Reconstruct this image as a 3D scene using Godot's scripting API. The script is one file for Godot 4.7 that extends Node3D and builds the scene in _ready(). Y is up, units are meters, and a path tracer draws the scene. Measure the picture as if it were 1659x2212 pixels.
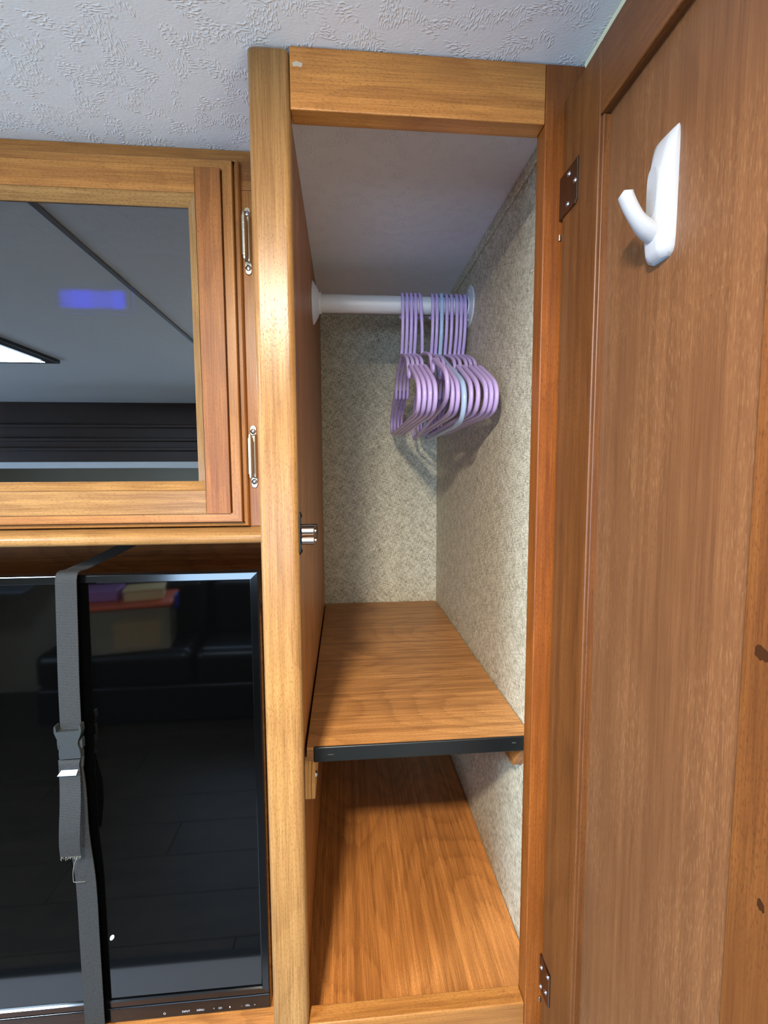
extends Node3D

# All heights below are measured from the camera; H lifts them so that the floor lies at y = 0.
const H := 1.6
const CEIL := 0.366 + H
const WALL_X := 0.226          # side wall to the right, inside and outside the wardrobe
const BACK_Z := -0.693         # back wall of the wardrobe
const CAB_Z := -0.1398         # face frame of the cabinet over the television
const TV_Z := -0.162

var M := {}
var rng := RandomNumberGenerator.new()
var names := {}
var hanger_proto: Node3D


func _ready() -> void:
	rng.seed = 7
	make_camera()
	make_environment()
	make_materials()
	build_shell()
	build_lights()
	build_wardrobe()
	build_rod()
	build_hangers()
	build_wall_hook()
	build_cabinet()
	build_television()
	build_strap()
	build_base_cabinet()
	build_opposite_side()


func make_camera() -> void:
	var cam := Camera3D.new()
	cam.name = "camera"
	cam.position = Vector3(0, H, 0.44)
	cam.rotation = Vector3(-0.0861483707, -0.0851902719, -0.00460807285)
	cam.fov = rad_to_deg(2.0 * atan(1106.0 / 1012.55))
	cam.near = 0.02
	cam.far = 30.0
	add_child(cam)
	cam.current = true


func make_environment() -> void:
	var env := Environment.new()
	env.background_mode = Environment.BG_COLOR
	env.background_color = Color(0.62, 0.74, 0.9)
	env.background_energy_multiplier = 1.0
	env.ambient_light_source = Environment.AMBIENT_SOURCE_DISABLED
	env.tonemap_mode = Environment.TONE_MAPPER_LINEAR
	env.tonemap_exposure = 1.0
	env.sdfgi_enabled = true
	env.ssao_enabled = true
	env.ssil_enabled = true
	var we := WorldEnvironment.new()
	we.name = "world_environment"
	we.environment = env
	add_child(we)


func build_lights() -> void:
	# the round reading lamp in the ceiling whose shadows fall into the wardrobe
	var lamp := thing("ceiling_lamp", "small round white ceiling lamp in front of the open wardrobe", "lamp", Vector3(-0.14, CEIL, 0.6))
	var st := mesh_begin()
	lathe(st, [[0.0, -0.001], [0.05, -0.001], [0.052, -0.006], [0.047, -0.011], [0.040, -0.011], [0.039, -0.004], [0.0, -0.004]], 40, Transform3D())
	obj("rim", st, M.white_plastic, lamp)
	st = mesh_begin()
	lathe(st, [[0.0, -0.0165], [0.012, -0.0160], [0.026, -0.0135], [0.036, -0.0095], [0.038, -0.0045]], 40, Transform3D())
	obj("lens", st, M.lamp_glow, lamp)
	area_light("lamp_light", Vector3(0, -0.0175, 0), Vector3(-90, 0, 0), Vector2(0.072, 0.072), Color(1.0, 0.95, 0.87), 2.55, lamp)

	# the roof vent lets daylight through its milky lid
	var vent := thing("roof_vent", "square roof vent with a milky white lid letting daylight in", "skylight", Vector3(-1.12, CEIL, 0.74))
	st = mesh_begin()
	for s in [[Vector3(-0.205, -0.012, -0.205), Vector3(0.205, 0.0, -0.178)], [Vector3(-0.205, -0.012, 0.178), Vector3(0.205, 0.0, 0.205)], [Vector3(-0.205, -0.012, -0.178), Vector3(-0.178, 0.0, 0.178)], [Vector3(0.178, -0.012, -0.178), Vector3(0.205, 0.0, 0.178)]]:
		rbox(st, s[0], s[1], 0.003, 0)
	obj("frame", st, M.dark_trim, vent)
	st = mesh_begin()
	rbox(st, Vector3(-0.178, -0.006, -0.178), Vector3(0.178, -0.001, 0.178), 0.001, 0)
	obj("lid", st, M.daylight_lid, vent)
	area_light("vent_light", Vector3(0, -0.014, 0), Vector3(-90, 0, 0), Vector2(0.35, 0.35), Color(0.80, 0.90, 1.0), 7.0, vent)


func area_light(called: String, at: Vector3, turn: Vector3, size: Vector2, color: Color, energy: float, parent: Node3D) -> void:
	var a := AreaLight3D.new()
	a.name = called
	a.position = at
	a.rotation_degrees = turn
	a.area_size = size
	a.light_color = color
	a.light_energy = energy
	a.area_range = 12.0
	a.area_attenuation = 2.0
	a.shadow_enabled = true
	parent.add_child(a)


# ---------------------------------------------------------------- naming

func numbered(called: String) -> String:
	if not names.has(called):
		names[called] = 0
		return called
	names[called] += 1
	return "%s_%03d" % [called, names[called]]


func thing(called: String, label: String, category: String, at := Vector3.ZERO, group := "") -> Node3D:
	var o := Node3D.new()
	o.name = numbered(called)
	o.position = at
	add_child(o)
	o.set_meta("label", label)
	o.set_meta("category", category)
	if group:
		o.set_meta("group", group)
	return o


func part(called: String, parent: Node3D) -> Node3D:
	var o := Node3D.new()
	o.name = called
	parent.add_child(o, true)
	return o


func mesh_begin() -> SurfaceTool:
	var st := SurfaceTool.new()
	st.begin(Mesh.PRIMITIVE_TRIANGLES)
	return st


func obj(called: String, st: SurfaceTool, m: Material, parent: Node3D = self, at := Transform3D()) -> MeshInstance3D:
	var o := MeshInstance3D.new()
	o.name = numbered(called) if parent == self else called
	o.mesh = st.commit()
	o.material_override = m
	o.transform = at
	parent.add_child(o, true)
	return o


func struct(called: String, st: SurfaceTool, m: Material, label := "", category := "") -> MeshInstance3D:
	var o := obj(called, st, m, self)
	o.set_meta("kind", "structure")
	if label:
		o.set_meta("label", label)
		o.set_meta("category", category)
	return o


# ---------------------------------------------------------------- shapes

func tri(st: SurfaceTool, p: Array, n: Array, uv: Array) -> void:
	var face: Vector3 = (p[1] - p[0]).cross(p[2] - p[0])
	var order := [0, 1, 2] if face.dot(n[0] + n[1] + n[2]) < 0.0 else [0, 2, 1]
	for i in order:
		st.set_normal(n[i])
		st.set_uv(uv[i])
		st.add_vertex(p[i])


func quad(st: SurfaceTool, p: Array, n: Array, uv: Array) -> void:
	tri(st, [p[0], p[1], p[2]], [n[0], n[1], n[2]], [uv[0], uv[1], uv[2]])
	tri(st, [p[0], p[2], p[3]], [n[0], n[2], n[3]], [uv[0], uv[2], uv[3]])


func flat_quad(st: SurfaceTool, a: Vector3, b: Vector3, c: Vector3, d: Vector3, outward: Vector3, g := 0, off := Vector2.ZERO) -> void:
	var n := (b - a).cross(d - a)
	if n.length() < 1e-12:
		n = (c - a).cross(d - a)
	n = n.normalized()
	if n.dot(outward) < 0.0:
		n = -n
	quad(st, [a, b, c, d], [n, n, n, n], [guv(a, n, g, off), guv(b, n, g, off), guv(c, n, g, off), guv(d, n, g, off)])


# texture place of a point: u runs along the grain axis g, in metres
func guv(p: Vector3, n: Vector3, g: int, off: Vector2) -> Vector2:
	var ax := n.abs().max_axis_index()
	var a := (g + 1) % 3
	var b := (g + 2) % 3
	if ax == g:
		return Vector2(p[a] * 0.3, p[b]) + off
	return Vector2(p[g], p[b] if ax == a else p[a]) + off


# box with rounded edges
func rbox(st: SurfaceTool, lo: Vector3, hi: Vector3, r: float, g: int, off := Vector2.ZERO, seg := 2) -> void:
	var c := (lo + hi) / 2.0
	var h := (hi - lo) / 2.0
	r = minf(r, minf(h.x, minf(h.y, h.z)) * 0.98)
	var inner := h - Vector3(r, r, r)
	for ax in 3:
		var a := (ax + 1) % 3
		var b := (ax + 2) % 3
		var la := _ticks(h[a], r, seg)
		var lb := _ticks(h[b], r, seg)
		for s in [-1.0, 1.0]:
			var face := Vector3.ZERO
			face[ax] = s
			var ps := []
			var ns := []
			for i in la.size():
				for j in lb.size():
					var p := Vector3.ZERO
					p[ax] = s * h[ax]
					p[a] = la[i]
					p[b] = lb[j]
					var q := p.clamp(-inner, inner)
					var n := (p - q).normalized()
					ps.append(c + q + n * r)
					ns.append(n)
			var w := lb.size()
			for i in la.size() - 1:
				for j in w - 1:
					var k := [i * w + j, (i + 1) * w + j, (i + 1) * w + j + 1, i * w + j + 1]
					var pp := []
					var nn := []
					var uu := []
					for t in k:
						pp.append(ps[t])
						nn.append(ns[t])
						uu.append(guv(ps[t], face, g, off))
					quad(st, pp, nn, uu)


func _ticks(h: float, r: float, seg: int) -> Array:
	var out := []
	for i in seg + 1:
		out.append(-h + r - r * tan(PI / 4.0 * (1.0 - float(i) / seg)))
	for i in seg + 1:
		out.append(h - r + r * tan(PI / 4.0 * float(i) / seg))
	return out


# solid of revolution about local y; profile of [radius, height]
func lathe(st: SurfaceTool, prof: Array, seg: int, xf: Transform3D) -> void:
	for i in prof.size() - 1:
		var r0: float = prof[i][0]
		var r1: float = prof[i + 1][0]
		var y0: float = prof[i][1]
		var y1: float = prof[i + 1][1]
		var d := Vector2(r1 - r0, y1 - y0)
		if d.length() < 1e-7:
			continue
		var nr := d.y
		var ny := -d.x
		var l := Vector2(nr, ny).length()
		nr /= l
		ny /= l
		for k in seg:
			var a0 := TAU * k / seg
			var a1 := TAU * (k + 1) / seg
			var p := []
			var n := []
			var uv := []
			for t in [[r0, y0, a0], [r0, y0, a1], [r1, y1, a1], [r1, y1, a0]]:
				p.append(xf * Vector3(t[0] * cos(t[2]), t[1], t[0] * sin(t[2])))
				n.append((xf.basis * Vector3(nr * cos(t[2]), ny, nr * sin(t[2]))).normalized())
				uv.append(Vector2(t[1], t[2] * 0.05))
			# keep the winding right on either kind of profile
			if r0 < 1e-7:
				tri(st, [p[0], p[2], p[3]], [n[0], n[2], n[3]], [uv[0], uv[2], uv[3]])
			elif r1 < 1e-7:
				tri(st, [p[0], p[1], p[2]], [n[0], n[1], n[2]], [uv[0], uv[1], uv[2]])
			else:
				quad(st, p, n, uv)


func catmull(pts: Array, each: int, closed := false) -> Array:
	var out := []
	var n := pts.size()
	var last := n if closed else n - 1
	for i in last:
		var p0: Vector3 = pts[(i - 1 + n) % n] if closed or i > 0 else pts[0]
		var p1: Vector3 = pts[i]
		var p2: Vector3 = pts[(i + 1) % n]
		var p3: Vector3 = pts[(i + 2) % n] if closed or i + 2 < n else pts[n - 1]
		for k in each:
			var t := float(k) / each
			out.append(0.5 * (2.0 * p1 + (p2 - p0) * t + (2.0 * p0 - 5.0 * p1 + 4.0 * p2 - p3) * t * t + (3.0 * p1 - p0 - 3.0 * p2 + p3) * t * t * t))
	if not closed:
		out.append(pts[n - 1])
	return out


# tube along a path; ra is its half-width along "side", rb the one across
func tube(st: SurfaceTool, path: Array, ra: Array, rb: Array, seg: int, side: Vector3, closed := false, xf := Transform3D()) -> void:
	var n := path.size()
	var rings := []
	var norms := []
	var along := 0.0
	var us := []
	for i in n:
		var a: Vector3 = path[(i - 1 + n) % n] if closed or i > 0 else path[0]
		var b: Vector3 = path[(i + 1) % n] if closed or i < n - 1 else path[n - 1]
		var t := (b - a).normalized()
		var s := (side - t * side.dot(t)).normalized()
		var u := t.cross(s).normalized()
		var ring := []
		var nn := []
		var wa: float = ra[i] if ra.size() > 1 else ra[0]
		var wb: float = rb[i] if rb.size() > 1 else rb[0]
		for k in seg:
			var an := TAU * k / seg
			ring.append(xf * (path[i] + s * cos(an) * wa + u * sin(an) * wb))
			nn.append((xf.basis * (s * cos(an) * wb + u * sin(an) * wa)).normalized())
		rings.append(ring)
		norms.append(nn)
		us.append(along)
		if i < n - 1:
			along += path[i].distance_to(path[i + 1])
	var last := n if closed else n - 1
	for i in last:
		var j := (i + 1) % n
		for k in seg:
			var l := (k + 1) % seg
			var v0 := k * 0.01
			var v1 := (k + 1) * 0.01
			quad(st, [rings[i][k], rings[i][l], rings[j][l], rings[j][k]], [norms[i][k], norms[i][l], norms[j][l], norms[j][k]], [Vector2(us[i], v0), Vector2(us[i], v1), Vector2(us[j], v1), Vector2(us[j], v0)])
	if not closed:
		for e in [[0, 1], [n - 1, n - 2]]:
			var c: Vector3 = xf * path[e[0]]
			var out: Vector3 = (xf.basis * (path[e[0]] - path[e[1]])).normalized()
			var bulge: float = (ra[e[0]] if ra.size() > 1 else ra[0]) * 0.6
			var tip: Vector3 = c + out * bulge
			for k in seg:
				var l := (k + 1) % seg
				tri(st, [tip, rings[e[0]][k], rings[e[0]][l]], [out, norms[e[0]][k], norms[e[0]][l]], [Vector2.ZERO, Vector2.ZERO, Vector2.ZERO])


# flat polygon in the xy plane pushed from z0 to z1, the front edge chamfered by c
func prism(st: SurfaceTool, poly: Array, z0: float, z1: float, c: float, xf := Transform3D(), g := 0, off := Vector2.ZERO) -> void:
	var pv := PackedVector2Array(poly)
	if not Geometry2D.is_polygon_clockwise(pv):
		pv.reverse()
	var top := pv
	if c > 0.0:
		var ins := Geometry2D.offset_polygon(pv, -c, Geometry2D.JOIN_MITER)
		if ins.size() == 1 and ins[0].size() == pv.size():
			# match the order of corners
			var best := 0
			for k in ins[0].size():
				if ins[0][k].distance_to(pv[0]) < ins[0][best].distance_to(pv[0]):
					best = k
			top = PackedVector2Array()
			var same := Geometry2D.is_polygon_clockwise(ins[0])
			for k in pv.size():
				top.append(ins[0][(best + (k if same else -k) + pv.size() * 2) % pv.size()])
	var n := pv.size()
	var cs := Vector2.ZERO
	for p in pv:
		cs += p / n
	for k in n:
		var l := (k + 1) % n
		var e := pv[l] - pv[k]
		var outward := Vector3(-e.y, e.x, 0)
		var hits := Geometry2D.is_point_in_polygon((pv[k] + pv[l]) / 2.0 + Vector2(outward.x, outward.y).normalized() * 1e-5, pv)
		if hits:
			outward = -outward
		var ow := xf.basis * outward
		var zc := z1 - signf(z1 - z0) * (c if top != pv else 0.0)
		flat_quad(st, xf * Vector3(pv[k].x, pv[k].y, z0), xf * Vector3(pv[l].x, pv[l].y, z0), xf * Vector3(pv[l].x, pv[l].y, zc), xf * Vector3(pv[k].x, pv[k].y, zc), ow, g, off)
		if top != pv:
			flat_quad(st, xf * Vector3(pv[k].x, pv[k].y, zc), xf * Vector3(pv[l].x, pv[l].y, zc), xf * Vector3(top[l].x, top[l].y, z1), xf * Vector3(top[k].x, top[k].y, z1), ow + xf.basis * Vector3(0, 0, z1 - z0).normalized() * ow.length(), g, off)
	for e in [[pv, z0, signf(z0 - z1)], [top, z1, signf(z1 - z0)]]:
		var idx := Geometry2D.triangulate_polygon(e[0])
		var nn := (xf.basis * Vector3(0, 0, e[2])).normalized()
		for k in range(0, idx.size(), 3):
			var pp := []
			var uu := []
			for m in 3:
				var v: Vector2 = e[0][idx[k + m]]
				pp.append(xf * Vector3(v.x, v.y, e[1]))
				uu.append(guv(pp[m], nn, g, off))
			tri(st, pp, [nn, nn, nn], uu)


# profile (x across, y out) carried along from a to b, its ends cut at 45 degrees
func mitre_bar(st: SurfaceTool, a: Vector3, b: Vector3, inward: Vector3, out: Vector3, prof: Array, g: int, off := Vector2.ZERO) -> void:
	var d := (b - a).normalized()
	var n := prof.size()
	var pa := []
	var pb := []
	for p in prof:
		pa.append(a + (d + inward) * p[0] + out * p[1])
		pb.append(b + (inward - d) * p[0] + out * p[1])
	var area := 0.0
	for k in n:
		var l := (k + 1) % n
		area += prof[k][0] * prof[l][1] - prof[l][0] * prof[k][1]
	for k in n:
		var l := (k + 1) % n
		var e := Vector2(prof[l][1] - prof[k][1], prof[k][0] - prof[l][0]) * signf(area)
		flat_quad(st, pa[k], pb[k], pb[l], pa[l], inward * e.x + out * e.y, g, off)
	for k in range(1, n - 1):
		flat_quad(st, pa[0], pa[k], pa[k + 1], pa[0], -d, g, off)
		flat_quad(st, pb[0], pb[k], pb[k + 1], pb[0], d, g, off)


# band of cloth: centres, half-width direction at each, thickness along "out"
func ribbon(st: SurfaceTool, centers: Array, half: Array, outs: Array, thick: float) -> void:
	var along := 0.0
	for i in centers.size() - 1:
		var a: Vector3 = centers[i]
		var b: Vector3 = centers[i + 1]
		var step := a.distance_to(b)
		var ha: Vector3 = half[i] if half.size() > 1 else half[0]
		var hb: Vector3 = half[i + 1] if half.size() > 1 else half[0]
		var oa: Vector3 = outs[i].normalized()
		var ob: Vector3 = outs[i + 1].normalized()
		for s in [1.0, -1.0]:
			quad(st, [a - ha + oa * thick * s / 2, a + ha + oa * thick * s / 2, b + hb + ob * thick * s / 2, b - hb + ob * thick * s / 2], [oa * s, oa * s, ob * s, ob * s], [Vector2(0, along), Vector2(ha.length() * 2, along), Vector2(hb.length() * 2, along + step), Vector2(0, along + step)])
			flat_quad(st, a + ha * s - oa * thick / 2, b + hb * s - ob * thick / 2, b + hb * s + ob * thick / 2, a + ha * s + oa * thick / 2, ha * s, 1)
		if i == 0:
			flat_quad(st, a - ha - oa * thick / 2, a + ha - oa * thick / 2, a + ha + oa * thick / 2, a - ha + oa * thick / 2, a - b, 1)
		if i == centers.size() - 2:
			flat_quad(st, b - hb - ob * thick / 2, b + hb - ob * thick / 2, b + hb + ob * thick / 2, b - hb + ob * thick / 2, b - a, 1)
		along += step


# small ragged patch of paint or stain lying on a face
func blot(st: SurfaceTool, at: Vector3, size: Vector2, n: Vector3, s: int) -> void:
	var r := RandomNumberGenerator.new()
	r.seed = s
	var x := Vector3.UP.cross(n).normalized()
	var c := at + n * 0.00025
	var ring := []
	for k in 14:
		var a := TAU * k / 14.0
		var q := r.randf_range(0.62, 1.1)
		ring.append(at + n * 0.00012 + x * cos(a) * size.x * q + Vector3.UP * sin(a) * size.y * q)
	for k in 14:
		tri(st, [c, ring[k], ring[(k + 1) % 14]], [n, n, n], [Vector2.ZERO, Vector2.ZERO, Vector2.ZERO])


# pan-head screw at the origin, head towards +y, with a cross cut into it
func screw(st: SurfaceTool, r: float, xf: Transform3D) -> void:
	lathe(st, [[0.0, r * 0.35], [r * 0.3, r * 0.36], [r * 0.32, r * 0.55], [r * 0.7, r * 0.42], [r * 0.95, r * 0.18], [r, 0.0], [0.0, -r * 0.2]], 14, xf)
	for t in [0.4, 0.4 + PI / 2]:
		var b := xf * Transform3D(Basis(Vector3.UP, t), Vector3(0, r * 0.42, 0))
		var box := mesh_begin()
		rbox(box, Vector3(-r * 0.12, -r * 0.1, -r * 0.55), Vector3(r * 0.12, r * 0.02, r * 0.55), r * 0.05, 0, Vector2.ZERO, 1)
		st.append_from(box.commit(), 0, b)


func toward(n: Vector3, at: Vector3) -> Transform3D:
	var y := n.normalized()
	var x := Vector3.RIGHT if absf(y.x) < 0.8 else Vector3.BACK
	var z := x.cross(y).normalized()
	x = y.cross(z).normalized()
	return Transform3D(Basis(x, y, z), at)


# ---------------------------------------------------------------- surfaces

func noise(w: int, h: int, to_w: int, to_h: int, s: int, freq: float, oct := 3) -> PackedByteArray:
	var n := FastNoiseLite.new()
	n.seed = s
	n.noise_type = FastNoiseLite.TYPE_SIMPLEX_SMOOTH
	n.frequency = freq
	n.fractal_octaves = oct
	var im := n.get_seamless_image(w, h, false, false, 0.12, true)
	if w != to_w or h != to_h:
		im.resize(to_w, to_h, Image.INTERPOLATE_CUBIC)
	im.convert(Image.FORMAT_L8)
	return im.get_data()


func texture(w: int, h: int, data: PackedByteArray, format := Image.FORMAT_RGB8) -> ImageTexture:
	return ImageTexture.create_from_image(Image.create_from_data(w, h, false, format, data))


func smooth(a: float, b: float, x: float) -> float:
	var t := clampf((x - a) / (b - a), 0.0, 1.0)
	return t * t * (3.0 - 2.0 * t)


# wood: grain runs along u; returns [colour texture, relief texture]
func wood(s: int, dark: Color, light: Color, pore: Color, rings: float, ring_depth: float, pores: float, pale := 0.0) -> Array:
	var w := 2048
	var h := 768
	var streak := noise(20, h, w, h, s, 0.035, 4)
	var fine := noise(72, h, w, h, s + 1, 0.26, 2)
	var field := noise(40, 24, w, h, s + 2, 0.055, 2)
	var dash := noise(720, h, w, h, s + 3, 0.40, 1)
	var patch := noise(96, 48, w, h, s + 4, 0.05, 3)
	var long_dash := noise(380, h, w, h, s + 5, 0.30, 1)
	var col := PackedByteArray()
	col.resize(w * h * 3)
	var rel := PackedByteArray()
	rel.resize(w * h)
	var lut := PackedFloat32Array()
	lut.resize(256)
	for i in 256:
		var f := i / 255.0 * rings
		f = f - floorf(f)
		lut[i] = pow(f, 3.0) if f < 0.93 else (1.0 - f) / 0.07 * 0.8
	for i in w * h:
		var t := 0.5 + (streak[i] - 128) * 0.0026 + (fine[i] - 128) * 0.0028 + (patch[i] - 128) * 0.0016 - lut[clampi(field[i] + (streak[i] - 128) / 14, 0, 255)] * ring_depth
		t = clampf(t, 0.0, 1.0)
		var p := clampf((dash[i] - 172) * 0.02, 0.0, 1.0) * pores * (0.45 + patch[i] * 0.004)
		var pl := clampf((long_dash[i] - 158) * 0.018, 0.0, 1.0) * pale * clampf((patch[i] - 96) * 0.014, 0.0, 1.0)
		var r := dark.r + (light.r - dark.r) * t
		var g := dark.g + (light.g - dark.g) * t
		var b := dark.b + (light.b - dark.b) * t
		r += (pore.r - r) * p
		g += (pore.g - g) * p
		b += (pore.b - b) * p
		r += (0.60 - r) * pl
		g += (0.455 - g) * pl
		b += (0.31 - b) * pl
		col[i * 3] = int(clampf(r, 0, 1) * 255)
		col[i * 3 + 1] = int(clampf(g, 0, 1) * 255)
		col[i * 3 + 2] = int(clampf(b, 0, 1) * 255)
		rel[i] = clampi(int(200 - p * 150 + (fine[i] - 128) * 0.25), 0, 255)
	return [texture(w, h, col), texture(w, h, rel, Image.FORMAT_L8)]


func wood_mat(tex: Array, tint: Color, rough: float, relief: float, shine := 0.5) -> StandardMaterial3D:
	var m := StandardMaterial3D.new()
	m.albedo_texture = tex[0]
	m.albedo_color = tint
	m.roughness = rough
	m.metallic_specular = shine
	m.uv1_scale = Vector3(1.0 / 1.2, 1.0 / 0.3, 1.0)
	if relief > 0.0:
		m.heightmap_enabled = true
		m.heightmap_texture = tex[1]
		m.heightmap_scale = relief
	return m


func plain(c: Color, rough: float, metal := 0.0, shine := 0.5) -> StandardMaterial3D:
	var m := StandardMaterial3D.new()
	m.albedo_color = c
	m.roughness = rough
	m.metallic = metal
	m.metallic_specular = shine
	return m


func make_materials() -> void:
	var honey := wood(11, Color(0.47, 0.325, 0.18), Color(0.65, 0.487, 0.293), Color(0.33, 0.21, 0.105), 5.0, 0.22, 0.34)
	var amber := wood(41, Color(0.54, 0.36, 0.19), Color(0.83, 0.60, 0.355), Color(0.36, 0.21, 0.09), 6.0, 0.26, 0.28)
	var veneer := wood(71, Color(0.345, 0.215, 0.120), Color(0.445, 0.295, 0.178), Color(0.25, 0.15, 0.08), 3.0, 0.12, 0.18, 0.27)
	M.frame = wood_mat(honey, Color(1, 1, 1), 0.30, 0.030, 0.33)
	M.frame_bright = wood_mat(honey, Color(1.22, 1.08, 0.86), 0.36, 0.005)  # lit copy of honey: tint raised where lamp light only grazes the rail
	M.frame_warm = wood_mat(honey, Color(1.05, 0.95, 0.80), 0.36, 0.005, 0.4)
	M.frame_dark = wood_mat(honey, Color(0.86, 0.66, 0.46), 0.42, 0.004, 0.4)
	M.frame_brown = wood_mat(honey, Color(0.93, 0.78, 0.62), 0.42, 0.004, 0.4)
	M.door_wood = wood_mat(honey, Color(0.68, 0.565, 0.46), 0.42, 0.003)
	M.veneer = wood_mat(veneer, Color(1, 1, 1), 0.45, 0.004)
	M.laminate = wood_mat(amber, Color(1, 1, 1), 0.42, 0.002)
	M.laminate_red = wood_mat(amber, Color(1.0, 0.93, 0.84), 0.45, 0.002)
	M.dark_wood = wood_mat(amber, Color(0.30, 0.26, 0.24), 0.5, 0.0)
	M.plywood = plain(Color(0.83, 0.62, 0.36), 0.7)
	M.plywood_core = plain(Color(0.60, 0.38, 0.17), 0.8)
	M.groove = plain(Color(0.13, 0.09, 0.06), 0.8)
	M.black_edge = plain(Color(0.062, 0.063, 0.063), 0.38)
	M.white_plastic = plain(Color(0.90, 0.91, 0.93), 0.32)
	M.rod_white = plain(Color(0.88, 0.88, 0.88), 0.42)
	M.cream = plain(Color(0.87, 0.83, 0.68), 0.6)
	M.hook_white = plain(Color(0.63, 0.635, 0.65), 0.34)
	M.hook_hollow_shade = plain(Color(0.585, 0.59, 0.605), 0.35)  # darker than the base to paint the shade of the hollow
	M.purple = plain(Color(0.785, 0.69, 0.885), 0.22)
	M.purple.subsurf_scatter_enabled = true
	M.purple.subsurf_scatter_strength = 0.05
	M.blue = plain(Color(0.70, 0.79, 0.90), 0.22)
	M.blue.subsurf_scatter_enabled = true
	M.blue.subsurf_scatter_strength = 0.05
	M.nickel = plain(Color(0.72, 0.68, 0.60), 0.36, 1.0)
	M.steel = plain(Color(0.72, 0.74, 0.77), 0.24, 1.0)
	M.roller = plain(Color(0.58, 0.51, 0.46), 0.32, 1.0)
	M.dark_metal = plain(Color(0.10, 0.09, 0.085), 0.4, 0.6)
	M.hinge_plate = plain(Color(0.44, 0.38, 0.33), 0.22, 1.0)
	M.black_gloss = plain(Color(0.018, 0.019, 0.021), 0.09)
	M.bezel = plain(Color(0.022, 0.024, 0.027), 0.12)
	M.screen = plain(Color(0.012, 0.012, 0.012), 0.035, 0.0, 0.55)
	M.casing = plain(Color(0.03, 0.03, 0.032), 0.5)
	M.print = plain(Color(0.72, 0.72, 0.74), 0.6)
	M.sticker = plain(Color(0.78, 0.80, 0.84), 0.5)
	M.buckle = plain(Color(0.18, 0.19, 0.19), 0.40)
	M.tag = plain(Color(0.80, 0.83, 0.92), 0.6)
	M.thread = plain(Color(0.13, 0.13, 0.12), 0.8)
	M.thread_pale = plain(Color(0.42, 0.41, 0.37), 0.8)
	M.black_leather = plain(Color(0.035, 0.034, 0.037), 0.32)
	M.orange_lid = plain(Color(0.85, 0.36, 0.20), 0.4)
	M.lilac_box = plain(Color(0.62, 0.42, 0.62), 0.5)
	M.cream_box = plain(Color(0.86, 0.72, 0.50), 0.6)
	M.yellow_box = plain(Color(0.85, 0.62, 0.24), 0.6)
	M.clear_plastic = plain(Color(0.75, 0.68, 0.55, 0.25), 0.15)
	M.clear_plastic.transparency = BaseMaterial3D.TRANSPARENCY_ALPHA
	M.blue_latch = plain(Color(0.12, 0.18, 0.55), 0.4)
	M.laptop = plain(Color(0.45, 0.46, 0.50), 0.4, 0.3)
	M.mat_grey = plain(Color(0.68, 0.67, 0.68), 0.9)  # kept pale to act as sunlit floor bouncing light to the ceiling
	M.paint_smudge = plain(Color(0.74, 0.66, 0.56), 0.7)
	M.scuff = plain(Color(0.24, 0.24, 0.235), 0.7)
	M.knot = plain(Color(0.20, 0.11, 0.05), 0.8, 0.0, 0.15)
	M.dark_trim = plain(Color(0.16, 0.15, 0.15), 0.5)
	M.white_trim = plain(Color(0.82, 0.83, 0.84), 0.5)
	M.seam_strip = plain(Color(0.40, 0.37, 0.36), 0.6)

	# smoked mirror glass: dark in the mass, a strong reflection on its face
	M.smoked = plain(Color(0.20, 0.20, 0.22, 0.0), 0.0)
	M.smoked.transparency = BaseMaterial3D.TRANSPARENCY_ALPHA
	M.smoked.refraction_enabled = true
	M.smoked.refraction_scale = 0.155

	M.lamp_glow = glow(Color(1.0, 0.95, 0.86), 6.0)
	M.daylight_lid = glow(Color(0.80, 0.90, 1.0), 3.5)
	M.window_shade = glow(Color(0.78, 0.89, 1.0), 2.5)
	M.display_blue = glow(Color(0.04, 0.12, 0.95), 20.0)
	var dim := Image.create(64, 32, false, Image.FORMAT_RGB8)
	for y in 32:
		for x in 64:
			var e := smooth(0.0, 0.16, minf(x, 63 - x) / 64.0) * smooth(0.0, 0.30, minf(y, 31 - y) / 32.0) * (1.15 if (x / 16) % 2 else 0.9)
			dim.set_pixel(x, y, Color(e, e, e).clamp())
	M.display_blue.emission_operator = BaseMaterial3D.EMISSION_OP_MULTIPLY
	M.display_blue.emission_texture = ImageTexture.create_from_image(dim)
	M.display_blue.albedo_color = Color(0.03, 0.03, 0.04)
	M.display_blue.uv1_scale = Vector3(1.0 / 0.100, 1.0 / 0.036, 1.0)
	M.display_blue.uv1_offset = Vector3(0.5, -0.277 / 0.036, 0.0)

	make_plaster()
	make_linen()
	make_webbing()
	make_floor()


func glow(c: Color, e: float) -> StandardMaterial3D:
	var m := plain(Color(0.85, 0.87, 0.9), 0.4)
	m.emission_enabled = true
	m.emission = c
	m.emission_energy_multiplier = e
	return m


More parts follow.
